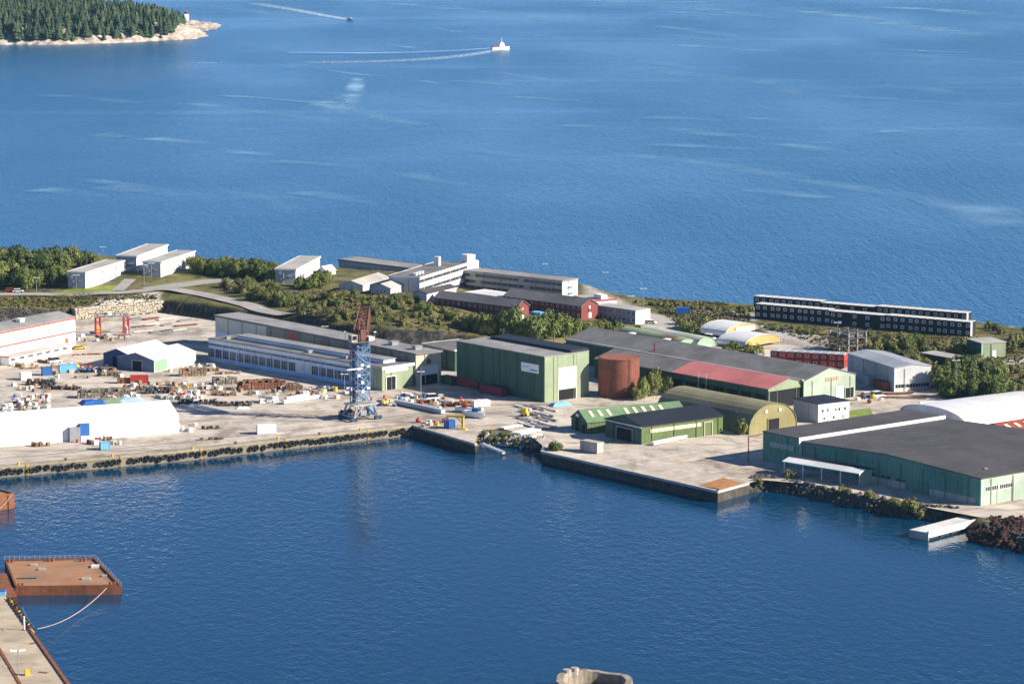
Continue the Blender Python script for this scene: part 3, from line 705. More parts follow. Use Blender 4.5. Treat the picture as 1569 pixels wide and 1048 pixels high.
# arched white hall at the edge and the red roof before it
fr = frame((1481, 655), (1640, 634), (1396, 631), GZ)
arch("arched_tent", "big white arched fabric hall behind the charcoal warehouse roof", fr, 4.7, pvc, white_w, "x", power=.75)
fr = frame((1545, 660), (1640, 646), (1494, 652), 8.5)
r, L, W = building("red_roof_store", "brick red roofed store with white rooflights behind the warehouse", fr, 4.6, offwhite, roof_brick, "gx", 2.0)
for i in range(4):
    o = MB().box(-.7, .7, -1.3, 1.3, 0, .12).build("rooflight", white_p, r); o.location = (3+i*4.2, W*.25, 5.95); o.rotation_euler.x = math.atan(2.0/(W/2))

# grey hall
fr = frame((1370.6, 564.5), (1427, 561), (1298.8, 542), 11.3, GZ)
r, L, W = building("grey_hall", "plain pale grey steel hall with dark vent strip low on its end", fr, 8.1, (pale_grey, grey_wall), mat("blue_grey_roof", (.36, .38, .42), .6, .08, .3, seam=1.2, seam_dark=.92), "gy", .9, over=.2)
D = (L, W)
for i in range(12): panel(r, "vent_slot", 'f', D, .5+i*(L-1)/12, .5+(i+1)*(L-1)/12-.25, 1.3, 2.4, dark, .06)
panel(r, "corner_trim", 'f', D, -.05, .35, 0, 8, blue_pale, .08)
MB().box(-2.6, -.3, W*.08, W*.3, 0, 3).build("lean_to", rust, r); MB().box(-2.4, -.3, W*.4, W*.55, 0, 3.2).build("side_porch", grey_wall, r)
panel(r, "door", 'l', D, W*.6, W*.66, 0, 5, steel, .1)

# arched canvas tents and tubes
fr = frame((1140, 531), (1197, 522), (1117, 522), 4.4, 4.2)
r, L, W = arch("canvas_hall", "white roofed arched hall with yellow end, beside the bushes", fr, 3.6, pvc, yellow_t, "y", power=.85)
fr = frame((1110, 514), (1163, 505), (1089, 506), 4.6, 4.4)
r, L, W = arch("canvas_hall", "white roofed arched hall with yellow end, set behind its twin", fr, 3.8, pvc, yellow_t, "y", power=.85)
MB().box(L*.3, L*.85, -.5, -.05, 0, 2.4).build("white_door", white_p, r)
tube_m = mat("faded_green_canvas", (.30, .42, .30), .6, .15, .5); tube_w = mat("bleached_canvas", (.52, .56, .46), .6, .15, .4)
fr = frame((1067, 532), (1093, 527.5), (979, 515), 4.3, 4.0)
arch("tunnel_tent", "long bleached green tunnel tent behind the grey roof ridge", fr, 3.7, tube_w, tube_m, "y", power=.9)
fr = frame((1037, 533), (1063, 528), (945, 514), 4.3, 3.8)
arch("tunnel_tent", "long patched green and rust tunnel tent beside the grey roof", fr, 3.6, mat("patched_canvas", (.28, .36, .22), .7, .1, .12, col2=(.28, .12, .07), mix=.56), tube_m, "y", power=.9)

# ------------------------------------------------------------------ barracks and offices on the headland
def barrack(label, near, right, left, z0, h, group):
    fr = frame(near, right, left, z0 + h, z0)
    r, L, W = building("barrack", label, fr, h, (white_w, grey_wall), roof_light, "flat", over=.3, group=group, trim=offwhite)
    D = (L, W); n = max(4, int(L / 2.6))
    for z in (1.0, 1.0 + h/2): wins(r, 'f', D, [(i+.5)*L/n for i in range(n)], z, .75, .8, grey_wall, glass)
    panel(r, "floor_band", 'l', D, 0, W, h/2-.1, h/2+.1, steel, .08); panel(r, "floor_band", 'f', D, 0, L, h/2-.08, h/2+.08, offwhite, .06)
    wins(r, 'l', D, [W*.75], h/2+.7, 1.3, 1.4, white_p, white_p)
    st = MB(); st.bar((-1.1, W*.9, 0), (-1.1, W*.35, h/2), .12); st.bar((-.2, W*.9, 0), (-.2, W*.35, h/2), .12); st.box(-1.2, 0, W*.15, W*.37, h/2-.1, h/2)
    st.build("stair", steel, r)
    return r
barrack("white two storey barrack with grey end standing beside the terrace road", (130.6, 418.3), (190, 400), (105, 417), 11, 6.2, "white barracks on the headland")
barrack("white two storey barrack on the shore behind the other barracks", (209, 393.6), (256.4, 375.7), (183, 391), 12, 5.9, "white barracks on the headland")
barrack("white two storey barrack above the grass bank with bushes at its foot", (246, 402.5), (298.5, 385.4), (221.4, 400.7), 11.3, 6.2, "white barracks on the headland")
barrack("white two storey barrack with outside stair, alone beside dense bushes", (453, 413.6), (490, 394), (425.4, 411), 11, 5.4, "white barracks on the headland")

def cottage(label, near, right, left, z0, h, rm, rise):
    fr = frame(near, right, left, z0 + h, z0)
    r, L, W = building("cottage", label, fr, h, (white_w, grey_wall), rm, "gx", rise, over=.3)
    wins(r, 'f', (L, W), [L*f for f in (.15, .35, .55, .75, .9)], .9, .8, .9, grey_wall, glass)
    wins(r, 'l', (L, W), [W*.3, W*.65], 1.0, 1.0, 1.0, white_p, glass); panel(r, "door", 'l', (L, W), W*.42, W*.52, 0, 2.0, steel, .1)
    return r
cottage("low white cabin with pale roof beside the small trees", (556, 438), (597, 425.5), (525, 434.5), 12.3, 2.5, roof_light, 1.6)
cottage("low white cabin with pale roof against the banded office wing", (598.5, 442.6), (642, 430.5), (570.7, 440), 12, 2.6, roof_light, 1.6)
cottage("white house with dark roof beside the red timber barrack", (654, 450.5), (699, 440), (641, 447), 10.5, 4.2, roof_dark, .9)

cottage("tiny white gabled garage beside the lone barrack", (500, 416), (514, 413.5), (492, 414), 10.5, 1.6, white_w, 1.8)
fr = frame((643, 426), (715, 404), (609, 419.6), 18, 8)
r, L, W = building("office_wing", "white three storey office wing with dark ribbon windows in sun", fr, 10, (white_w, grey_wall), roof_grey, "flat", over=.2, trim=offwhite)
D = (L, W)
for z in (1.3, 4.6, 7.9): 
    k = max(6, int(L/3))
    for i in range(k): wins(r, 'f', D, [(i+.5)*L/k], z, L/k-.1, 1.3, steel, bay_glass, 2)
MB().box(L*.72, L*.72+2.2, W*.5, W*.5+2.2, 10.2, 14.0).build("chimney_block", white_p, r)
for i in range(3): vent(r, L*.1+i*3, W*.3, 10.2, white_p)
fr = frame((861.6, 432), (883.3, 428), (712.6, 416), 15.2, 7.8)
r, L, W = building("office_wing", "shaded three storey office wing with blank white end wall", fr, 7.6, (white_w, mat("grey_brown_panel", (.42, .41, .40), .8, .1, .4)), roof_midgrey, "flat", over=.2, trim=steel)
D = (L, W); k = int(W/2.7)
for z in (.7, 3.1, 5.6):
    for i in range(k): wins(r, 'l', D, [(i+.5)*W/k], z, W/k-.15, 1.3, steel, curtain if (i*7+int(z)) % 9 == 0 else bay_glass, 1)
ft = MB(); 
for z in (2.5, 5.0): ft.box(L*.35, L*.7, -1.2, -.05, z, z+.12)
ft.bar((L*.35, -1.1, 0), (L*.7, -1.1, 2.5), .1).bar((L*.7, -1.1, 2.5), (L*.35, -1.1, 5), .1)
ft.build("fire_stair", steel, r)
q = P(716, 441, 8)
o = empty("stair_tower", (q.x, q.y, 8), math.radians(39), "white stepped stair tower joining the two office wings", "tower")
MB().box(0, 4.2, 0, 4, -1, 13.2).build("shaft", white_p, o); MB().box(4.2, 6.4, .5, 4, -1, 10.8).build("lower_shaft", white_p, o); MB().box(-.1, 4.3, -.1, 4.1, 13.2, 13.45).build("cap", offwhite, o)
fr = frame((655, 413.5), (675, 408), (519, 396.5), 11, 5)
building("shore_store", "long low flat grey roofed store on the shore behind the offices", fr, 5.5, grey_wall, roof_midgrey, "flat", over=.3, trim=roof_grey)

def redhouse(label, near, right, left, z0, h, rise):
    fr = frame(near, right, left, z0 + h, z0)
    r, L, W = building("timber_barrack", label, fr, h, (red_wood, red_wood), roof_grey, "gy", rise, over=.4, group="red timber barracks")
    D = (L, W); n = int(W/2.7)
    for z in (.9, 3.4): wins(r, 'l', D, [(i+.5)*W/n for i in range(n)], z, 1.1, 1.15, offwhite, glass)
    wins(r, 'f', D, [L*.5], 3.6, .9, 1.1, white_p, white_p); panel(r, "door", 'f', D, L*.4, L*.6, 0, 2.1, white_p, .1)
    return r
redhouse("red timber barrack with dark roof behind the shrubs on the slope", (791, 471), (807, 467.5), (666, 456), 8, 5.3, 2.2)
redhouse("red timber barrack with dark roof and blue tarpaulin in front", (890.6, 469.6), (909, 465), (772, 453.8), 6.6, 4.9, 2.4)
fr = frame((974, 476.8), (991.6, 473), (910, 468), 10.2, 5)
r, L, W = building("site_office", "white end two storey module office at the end of the red barracks", fr, 5.2, (white_p, grey_wall), roof_light, "flat", over=.15)
D = (L, W); n = int(W/2.4)
for z in (.9, 3.5): wins(r, 'l', D, [(i+.5)*W/n for i in range(n)], z, 1.2, 1.1, grey_wall, glass)
panel(r, "floor_band", 'l', D, 0, W, 2.5, 2.75, steel, .1)
fr = frame((908, 462), (936, 457), (880, 455), 9, 6)
r, L, W = building("canteen", "low white flat building with red parapet beside the blank office end", fr, 3.2, (white_p, red_wood), roof_light, "flat", over=.2, trim=red_trim)
MB().box(L*.35, L*.6, 0, W*.4, 3.5, 5.2).build("roof_room", white_p, r)
fr = frame((770, 457), (795, 452), (712, 449), 10.5, 7.5)
building("courtyard_store", "low white roofed store in the courtyard behind the red barrack", fr, 3.2, (white_w, grey_wall), white_w, "flat", over=.2)

# dark module rows: every module is a piece
def module_row(label, near, left, z0, parts, storeys):
    o = P(*near, z0+5.5); l_ = P(*left, z0+5.5); w = l_ - o; ang = math.atan2(w.y, w.x) - math.pi/2; W = w.length
    r = empty("module_barrack", (o.x, o.y, z0), ang, label, "building", "dark module barracks by the shore")
    D_ = 4.6; n = round(W / 2.95); mw = W / n
    me = shared(("module", round(mw, 2)), lambda: MB().box(0, D_, .03, mw-.03, 0, 2.68).mesh("module", black_wood))
    rf = shared(("modroof", round(mw, 2)), lambda: MB().box(-.2, D_+.2, .14, mw-.14, 0, .16).mesh("module_roof", mat("white_module_roof", (.58, .56, .53), .6, .06, .5)))
    for i in range(n):
        f = i / n; dz = 0
        for a, b, d in parts:
            if a <= f < b: dz = d
        for s in storeys:
            m_ = link("module", me, r, (0, i*mw, dz + s*2.75))
            if .44 < 1-f < .64 and i % 2 and dz < 0: continue
            for wa in ((.5,) if i % 4 else (.35, .7))[:1]:
                link("window", win_mesh(1.5, 1.3, offwhite, glass, 1, .32), m_, (-.02, mw*wa, .85), -math.pi/2)
        link("module_roof", rf, r, (0, i*mw, dz + 5.5 + .02))
    MB().box(0, D_, -.12, -.02, 0, 5.5).build("end_wall", black_wood, r); MB().box(-.1, 1.2, -.2, -.12, 0, 5.5).build("corner_board", white_p, r)
    MB().box(.3, D_-.3, .1, W-.1, -2, .05).build("footing", dark, r)
module_row("dark two storey module barrack row with white roof edge, beside shrubs", (1487, 494.3), (1156.8, 466), 4.9, ((0, .37, 0), (.37, .62, -.25), (.62, 1, .1)), (0, 1))
module_row("dark two storey module barrack row standing behind its twin at the shore", (1481, 480.5), (1155, 454.5), 4.6, ((0, .41, 0), (.41, .66, -.4), (.66, 1, .1)), (0, 1))

# red accommodation modules, rack, green house and dark store
def stack_modules():
    o, ang, L, W = frame((1294, 544), (1300, 542.5), (1180, 537.5), 8.6, 3.9)
    r = empty("red_module_stack", o, ang, "row of red site modules with grey tops behind the long hall", "modules")
    n = 9
    for i in range(n):
        for s in (0, 1):
            m_ = MB().box(0, 5.5, i*W/n+.12, (i+1)*W/n-.12, s*2.4, s*2.4+2.2).build("module", red_p if (i+s) % 3 else red_dk, r)
            link("window", win_mesh(1.3, .9, white_p, glass, 1), m_, (-.02, (i+.5)*W/n, s*2.4+.8), -math.pi/2)
        MB().box(-.1, 5.6, i*W/n+.2, (i+1)*W/n-.2, 4.62, 4.9).build("roof_cover", grey_wall, r)
stack_modules()
DKS = mat("weathered_steel", (.13, .115, .11), .7, .4, .7)
def steel_rack():
    o, ang, L, W = frame((1300, 541), (1323, 536), (1262, 533), 4.0, 3.9)
    r = empty("steel_rack", o, ang, "open rusty steel frame tower behind the red modules", "frame")
    L, W = 8.0, 11.0
    for x in (0, L/2, L):
        for y in (0, W/2, W): MB().box(x-.22, x+.22, y-.22, y+.22, 0, 7.6).build("post", steel, r)
    for z in (2.6, 5.2, 7.4):
        for y in (0, W/2, W): MB().box(-.6, L+.6, y-.15, y+.15, z, z+.3).build("beam", DKS, r)
        for x in (0, L/2, L): MB().box(x-.15, x+.15, -.6, W+.6, z+.31, z+.6).build("beam", DKS, r)
    for y in (0, W):
        MB().bar((0, y, .2), (L/2, y, 5), .12).bar((L/2, y, 5), (L, y, .2), .12).build("brace", rust, r)
    for y in (0, W/2): MB().bar((0, y, .2), (0, y+W/2, 5), .12).build("brace", steel, r)
    MB().box(.5, L-.5, .5, W-.5, 5.6, 6.6).build("machinery", DKS, r)
steel_rack()
fr = frame((1504, 527), (1538, 524), (1481, 520), 10, 4.8)
r, L, W = building("green_hut", "square green hut with light roof standing in the scrub", fr, 5.3, (green_pale, green_dark), roof_light, "flat", over=.2)
panel(r, "door", 'f', (L, W), L*.45, L*.6, 0, 2.6, white_p, .1); panel(r, "corner_trim", 'f', (L, W), -.05, .4, 0, 5.2, mat("aqua_trim2", (.3, .55, .5), .6), .1)
fr = frame((1470, 552), (1486, 548), (1410, 541), 7.6, 4.6)
building("dark_store", "long dark low store with flat roof among the bushes", fr, 3.0, (black_wood, roof_navy), roof_light, "flat", over=.1)
# shed cluster of white tents and blue gables in the yard
fr = frame((236, 551), (300, 537), (200, 541), 7.8)
r, L, W = building("boat_tent", "white tent shed with grey blue gable end in the yard", fr, 4.2, (pale_grey, mat("slate_blue_canvas", (.12, .16, .26), .6, .1, .5)), pvc, "gx", 2.2, over=.15, thick=.12, group=None)
opening(r, 'l', (L, W), W*.32, W*.58, 0, 3.6, grey_wall)
panel(r, "green_sheet", 'f', (L, W), .5, L*.3, .3, 4.0, mat("bright_green_sheet", (.22, .50, .24), .6, .1, .5), .12)
fr = frame((199, 543), (258, 529), (173, 536), 8.2)
r, L, W = building("boat_tent", "white tent shed with open dark blue front beside the other tent", fr, 4.6, (pale_grey, mat("dark_blue_canvas", (.04, .07, .20), .6, .1, .5)), pvc, "gx", 2.0, over=.15, thick=.12)
opening(r, 'l', (L, W), W*.25, W*.65, 0, 4.0, blue_p)
# ------------------------------------------------------------------ retaining wall and shores
def slab_wall():
    a, b = P(116, 474, 7.4), P(248, 462.5, 7.4); d = b - a; L = d.length
    r = empty("retaining_wall", (a.x, a.y, GZ), math.atan2(d.y, d.x), "sunlit rough stone retaining wall below the terrace road", "wall")
    rnd = random.Random(3); sm = mat("wall_stone", (.40, .345, .27), .9, .5, .35, bump=.5)
    MB().box(0, L, .35, 5, -.5, 4.3).build("core", mat("wall_core", (.30, .26, .2), .9, .3, .8), r)
    pieces = [shared(("stone", k), lambda k=k: stone_mesh(k, sm)) for k in range(6)]
    z = 0.0
    while z < 4.2:
        h = rnd.uniform(.75, 1.2); x = rnd.uniform(-.5, 0)
        while x < L:
            w = rnd.uniform(.9, 1.9)
            link("stone", rnd.choice(pieces), r, (x + w/2, .3 + rnd.uniform(-.18, .12), z + h/2 + rnd.uniform(-.18, .18)), rnd.uniform(-.15, .15), (w*rnd.uniform(.42, .56), .5, h*rnd.uniform(.4, .62))); x += w
        z += h
def stone_mesh(k, m):
    rnd = random.Random(k); bm = bmesh.new(); bmesh.ops.create_cube(bm, size=2.0)
    bmesh.ops.bevel(bm, geom=bm.edges[:], offset=.3, segments=1, affect='EDGES')
    for v in bm.verts: v.co += Vector((rnd.uniform(-.1,.1), rnd.uniform(-.15,.15), rnd.uniform(-.1,.1)))
    me = bpy.data.meshes.new("stone"); bm.to_mesh(me); bm.free(); me.materials.append(m); return me
slab_wall()
def rubble(name, label, path, n, spread, smin, smax, m, seed=1, along=None):
    """loose stones along a shore, one mass"""
    rnd = random.Random(seed); mb = MB(); q = [P(*p) for p in path]
    ico = bmesh.new(); bmesh.ops.create_icosphere(ico, subdivisions=1, radius=1); base = [v.co.copy() for v in ico.verts]; fs = [tuple(v.index for v in f.verts) for f in ico.faces]; ico.free()
    for i in range(n):
        t = rnd.random() * (len(q)-1); k = int(t); p = q[k].lerp(q[k+1], t-k)
        d = (q[k+1]-q[k]).normalized(); s = Vector((-d.y, d.x, 0)); p = p + s * rnd.uniform(*spread)
        z = hz(p.x, p.y); r = rnd.uniform(smin, smax)
        M = Matrix.Rotation(rnd.uniform(0, 6), 3, Vector((rnd.random(), rnd.random(), rnd.random()+.01)).normalized())
        mb.add([M @ Vector((v.x*r*rnd.uniform(.8,1.2), v.y*r*.8, v.z*r*.7)) + Vector((p.x, p.y, z + r*.1)) for v in base], fs)
    return tag(mb.build(name, m), label, kind="stuff")
stone_g = mat("shore_stone", (.085, .08, .075), .9, .5, .5); stone_l = mat("pale_stone", (.33, .30, .27), .9, .4, .5)
rubble("shore_stones", "grey boulders along the broken shore between the quays", SHORE_M[:1] + [(775,684,0),(800,686,0),(828,688,0)], 340, (-1.0, 4), .35, 1.0, stone_l, 2)
rubble("riprap", "dark boulders along the shore below the warehouse", [(1150,748,0)] + SHORE_E[:5], 800, (-1, 5), .4, 1.15, stone_g, 3)
rubble("shore_stones", "pale rocks along the outer sea shore", FAR[2:9], 700, (-2, 7), .6, 2.0, mat("sea_rock", (.34, .30, .26), .9, .4, .3), 4)
def mound():
    c = P(1563, 806, GZ); rnd = random.Random(5); n = 44; mb = MB(); vs = []; fs = []
    for j in range(n):
        for i in range(n):
            x, y = (i/(n-1)-.5)*2, (j/(n-1)-.5)*2; r = math.hypot(x, y)
            h = max(0, 1 - r**2.2) * 4.0 + mnoise.fractal(Vector((x*4, y*4, 9)), .5, 2, 6) * 1.3
            if r > .97: h = -3
            vs.append((c.x + x*15, c.y + y*17, h - 1.0 + 1.2))
    fs = [(j*n+i, j*n+i+1, (j+1)*n+i+1, (j+1)*n+i) for j in range(n-1) for i in range(n-1)]
    tag(mb.add(vs, fs).build("spoil_heap", mat("dark_spoil", (.042, .02, .016), .95, .6, .5, bump=.8)), "dark brown spoil heap beside the white jetty", "heap")
mound()
def heap_stones():
    c = P(1563, 806, GZ); rnd = random.Random(15); mb = MB(); ob = bpy.data.objects["spoil_heap"]; V = [v.co for v in ob.data.vertices if v.co.z > .5]
    for i in range(420):
        v = rnd.choice(V); r = rnd.uniform(.2, .75); mb.rbox((v.x + rnd.uniform(-.6, .6), v.y + rnd.uniform(-.6, .6), v.z + r*.1), (r*1.4, r, r*.9), rnd.uniform(0, 3), rnd.uniform(-.6, .6))
    tag(mb.build("heap_stones", mat("spoil_stone", (.06, .03, .024), .95, .6, .8)), "loose dark stones lying over the spoil heap", kind="stuff")
heap_stones()
rubble("shore_stones", "loose dark boulders at the foot of the spoil heap", [(1484,818,0),(1549,838,0),(1600,850,0)], 160, (-1, 4), .4, 1.1, stone_g, 6)

# ------------------------------------------------------------------ island, lighthouse
def island():
    c = P(60, 55, 0); R = P(303, 60, 0); B = 150.0; A = R.x - c.x + 38; n = 90; mb = MB(); vs = []
    def hgt(x, y):
        u, v = (x - (c.x - 40)) / (A + 5), (y - c.y) / B
        r = math.sqrt(u*u + v*v) + .06 * mnoise.fractal(Vector((x*.012, y*.012, 2)), .9, 2, 4)
        h = (1 - r**5) * 24 + 2.6 * mnoise.fractal(Vector((x*.06, y*.06, 5)), .6, 2, 6) - 1
        return h
    X = np.linspace(c.x - 40 - A*1.12, c.x - 40 + A*1.12, 130); Y = np.linspace(c.y - B*1.12, c.y + B*1.12, 90)
    vs = [(x, y, max(hgt(x, y), -4)) for y in Y for x in X]; k = len(X)
    fs = [(j*k+i, j*k+i+1, (j+1)*k+i+1, (j+1)*k+i) for j in range(len(Y)-1) for i in range(k-1) if max(vs[j*k+i][2], vs[j*k+i+1][2], vs[(j+1)*k+i][2], vs[(j+1)*k+i+1][2]) > -3]
    rock = mat("island_rock", (.30, .24, .19), .9, .5, .12, bump=.6, col2=(.54, .47, .39), mix=.5)
    tag(mb.add(vs, fs).build("island", rock), "pale granite island shore under the wood", kind="structure")
    # the wood: conifers packed too close to tell apart
    rnd = random.Random(11); mb = MB(); cnt = 0
    while cnt < 5200:
        x = rnd.uniform(X[0], X[-1]); y = rnd.uniform(Y[0], Y[-1]); h = hgt(x, y)
        if h < 2.0 + rnd.uniform(0, 2.6) or x > P(274, 40, 10).x: continue
        t = rnd.choice((5, 7, 9, 10, 12, 13.5)) * rnd.uniform(.85, 1.1); r = t * rnd.uniform(.24, .46); cnt += 1; m_ = 7
        mb.cur = rnd.randrange(3)
        for lv in range(4):
            z0 = h + t*(.1+.21*lv); z1 = h + t*(.45+.185*lv); rr = r*(1-.22*lv)
            ph = rnd.random()*6
            ring = [(x + rr*rnd.uniform(.7,1.15)*math.cos(ph+2*math.pi*i/m_), y + rr*rnd.uniform(.7,1.15)*math.sin(ph+2*math.pi*i/m_), z0 + rnd.uniform(-.5,.3)) for i in range(m_)]
            mb.add(ring + [(x, y, z1)], [(i, (i+1) % m_, m_) for i in range(m_)])
    gm = [mat("island_needles_a", (.045, .075, .035), .95, .3, .1), mat("island_needles_b", (.065, .09, .04), .95, .3, .1), mat("island_needles_c", (.035, .06, .035), .95, .3, .1)]
    tag(mb.build("island_wood", gm), "dense dark conifer wood covering the island", kind="stuff")
    # skerry with the lighthouse
    s = P(297, 42, 0); vs = []; n = 50
    for j in range(n):
        for i in range(n):
            u, v = (i/(n-1)-.5)*2, (j/(n-1)-.5)*2; r = math.hypot(u, v)
            vs.append((s.x + u*27, s.y + v*70, max(-3, (1-r**1.5)*6*(1-.45*u) + 1.6*mnoise.fractal(Vector((u*2.5, v*2.5, 1)), .8, 2, 5))))
    tag(MB().add(vs, [(j*n+i, j*n+i+1, (j+1)*n+i+1, (j+1)*n+i) for j in range(n-1) for i in range(n-1)]).build("skerry", rock), "low pale rock skerry beyond the wooded island", kind="structure")
    q = P(285, 31, 6)
    o = empty("lighthouse", (q.x, q.y, 5), .3, "small white lighthouse with red top on the skerry", "lighthouse")
    MB().box(-2.6, 2.6, -2.6, 2.6, -2, 7).build("tower", white_p, o); MB().cyl((0,0,7), 1.6, 2.0, 10).build("lantern", glass, o)
    MB().bar((0,0,9), (0,0,10.6), 1.9, 10, .1).build("cap", red_p, o); MB().box(-8, -3, -2, 2, -2, 3).build("outhouse", white_p, o); MB().xprism([(-2.3,3),(2.3,3),(0,4.8)], -8.2, -2.8).build("outhouse_roof", red_p, o)
island()

# ------------------------------------------------------------------ boats and their wakes
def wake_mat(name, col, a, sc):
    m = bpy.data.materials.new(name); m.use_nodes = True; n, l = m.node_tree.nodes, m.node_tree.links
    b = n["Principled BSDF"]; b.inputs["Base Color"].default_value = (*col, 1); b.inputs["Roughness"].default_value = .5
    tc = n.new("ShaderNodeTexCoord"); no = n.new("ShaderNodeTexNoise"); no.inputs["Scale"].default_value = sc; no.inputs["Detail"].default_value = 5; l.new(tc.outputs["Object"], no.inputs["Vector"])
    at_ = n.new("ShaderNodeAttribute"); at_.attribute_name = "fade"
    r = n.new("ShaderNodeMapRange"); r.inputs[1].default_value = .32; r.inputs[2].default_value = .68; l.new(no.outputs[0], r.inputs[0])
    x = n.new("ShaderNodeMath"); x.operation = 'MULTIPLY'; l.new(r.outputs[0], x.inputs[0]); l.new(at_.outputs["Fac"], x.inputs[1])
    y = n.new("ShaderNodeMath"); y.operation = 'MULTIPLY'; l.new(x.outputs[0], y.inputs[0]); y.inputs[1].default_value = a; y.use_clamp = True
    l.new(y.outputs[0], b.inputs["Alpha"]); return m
foam_m = wake_mat("foam", (.58, .72, .82), 1.2, .25); slick_m = wake_mat("smooth_streak", (.22, .44, .66), 1.0, .02)  # streaks: sky reflected by smooth water is put into a paler blue
def streak(name, label, pts, w0, w1, m, z=.05, f0=1.0, f1=.3):
    q = [P(*p, z) for p in pts]; L = []
    for a, b in zip(q, q[1:]):
        L += [a.lerp(b, i/8) for i in range(8)]
    L.append(q[-1])
    for _ in range(4): L = [L[0]] + [(L[i-1]+L[i]*2+L[i+1])/4 for i in range(1, len(L)-1)] + [L[-1]]
    vs, fade = [], []; K = 4
    for i, p in enumerate(L):
        t = L[min(i+1, len(L)-1)] - L[max(i-1, 0)]; t.normalize(); s = Vector((-t.y, t.x, 0)); f = i/(len(L)-1); w = w0+(w1-w0)*f
        for k in range(K+1):
            vs.append(tuple(p + s*w*(k/K-.5))); fade.append((f0+(f1-f0)*f) * math.sin(math.pi*k/K) * min(1, i/3, (len(L)-1-i)/3 + .0))
    me = bpy.data.meshes.new(name); me.from_pydata(vs, [], [(i*(K+1)+k, (i+1)*(K+1)+k, (i+1)*(K+1)+k+1, i*(K+1)+k+1) for i in range(len(L)-1) for k in range(K)])
    a = me.attributes.new("fade", 'FLOAT', 'POINT'); a.data.foreach_set("value", fade); me.materials.append(m)
    return tag(link(name, me), label, kind="stuff")
streak("wake", "pale wake trailing behind the fishing boat", [(764,76),(735,82),(700,87),(640,92),(560,95),(450,96)], 14, 46, foam_m, .06, 1.0, .35)
streak("wake", "white foam trail behind the speedboat", [(536,31),(515,27),(490,23),(460,17),(430,12),(380,4)], 12, 30, foam_m, .06, 1.5, .5)
streak("wake", "old wake crossing back towards the shore", [(450,97),(500,107),(545,114),(620,120),(700,132)], 14, 10, slick_m, .08, .9, .4)
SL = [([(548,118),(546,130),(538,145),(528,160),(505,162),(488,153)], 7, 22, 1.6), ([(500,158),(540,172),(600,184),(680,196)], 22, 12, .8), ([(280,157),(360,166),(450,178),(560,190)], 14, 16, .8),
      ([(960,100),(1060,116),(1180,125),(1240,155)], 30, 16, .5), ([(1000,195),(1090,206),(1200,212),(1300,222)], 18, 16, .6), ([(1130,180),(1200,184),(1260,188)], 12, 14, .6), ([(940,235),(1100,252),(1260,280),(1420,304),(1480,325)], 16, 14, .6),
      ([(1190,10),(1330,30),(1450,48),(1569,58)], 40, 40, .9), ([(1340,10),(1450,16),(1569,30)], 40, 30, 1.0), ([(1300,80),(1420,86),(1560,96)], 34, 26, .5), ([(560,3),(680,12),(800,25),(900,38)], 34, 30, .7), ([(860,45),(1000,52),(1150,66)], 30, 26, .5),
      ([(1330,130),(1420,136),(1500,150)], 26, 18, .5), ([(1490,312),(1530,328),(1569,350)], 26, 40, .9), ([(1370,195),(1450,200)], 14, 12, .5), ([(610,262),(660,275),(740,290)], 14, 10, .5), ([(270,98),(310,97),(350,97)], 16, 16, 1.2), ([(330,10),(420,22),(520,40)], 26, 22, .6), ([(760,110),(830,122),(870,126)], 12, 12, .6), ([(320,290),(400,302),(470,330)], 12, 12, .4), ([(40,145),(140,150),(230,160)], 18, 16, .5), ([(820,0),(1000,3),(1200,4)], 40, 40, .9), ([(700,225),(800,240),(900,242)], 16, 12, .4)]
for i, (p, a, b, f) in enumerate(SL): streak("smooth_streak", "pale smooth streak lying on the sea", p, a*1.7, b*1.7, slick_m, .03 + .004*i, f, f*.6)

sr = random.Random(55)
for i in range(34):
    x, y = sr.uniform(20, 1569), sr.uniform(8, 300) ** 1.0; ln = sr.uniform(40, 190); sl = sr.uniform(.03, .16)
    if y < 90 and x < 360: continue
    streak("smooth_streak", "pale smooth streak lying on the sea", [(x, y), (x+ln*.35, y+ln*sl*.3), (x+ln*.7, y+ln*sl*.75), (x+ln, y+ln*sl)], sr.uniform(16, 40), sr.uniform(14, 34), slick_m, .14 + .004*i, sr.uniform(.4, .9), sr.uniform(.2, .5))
def hull(mb, L, B, H, z0=-.6, rake=.12):
    n = 9; rings = []
    for i in range(n):
        t = i/(n-1); x = (t-.5)*L; w = B/2 * (1 - max(0, (t-.55)/.45)**2.2) * (.82 + .18*min(1, t*4)); sh = H*(1 + .35*max(0, t-.5)**1.5*2)
        rings.append([(x, -w, sh), (x + (0), -w*.8, z0), (x, w*.8, z0), (x, w, sh)])
    vs = [v for r in rings for v in r]; fs = []
    for i in range(n-1):
        for k in range(3): fs.append((i*4+k, (i+1)*4+k, (i+1)*4+k+1, i*4+k+1))
        fs.append((i*4+3, (i+1)*4+3, (i+1)*4, i*4))
    fs.append((0,1,2,3)); fs.append(tuple((n-1)*4+k for k in range(4)))
    return mb.add(vs, fs)
q = P(767, 77, 0)
o = empty("fishing_boat", (q.x, q.y, .5), math.radians(20), "white fishing boat with masts trailing a long wake", "boat")
hull(MB(), 17, 5.2, 2.2).build("hull", white_p, o)
MB().box(-1.5, 3.5, -1.8, 1.8, 2.2, 5.0).build("wheelhouse", white_p, o); MB().box(3.5, 3.6, -1.6, 1.6, 3.6, 4.6).build("window", glass, o); MB().box(-.5, 2.5, -1.3, 1.3, 5, 6.6).build("bridge", offwhite, o)
MB().bar((1,0,6.6), (1,0,11), .25).build("mast", white_p, o); MB().bar((-5,0,2), (-5,0,8), .25).build("mast", red_p, o); MB().bar((-5,0,7), (0,0,6.6), .15).build("boom", red_p, o); MB().box(-7.5, -2, -2.2, 2.2, 2.2, 2.9).build("bulwark", red_p, o)
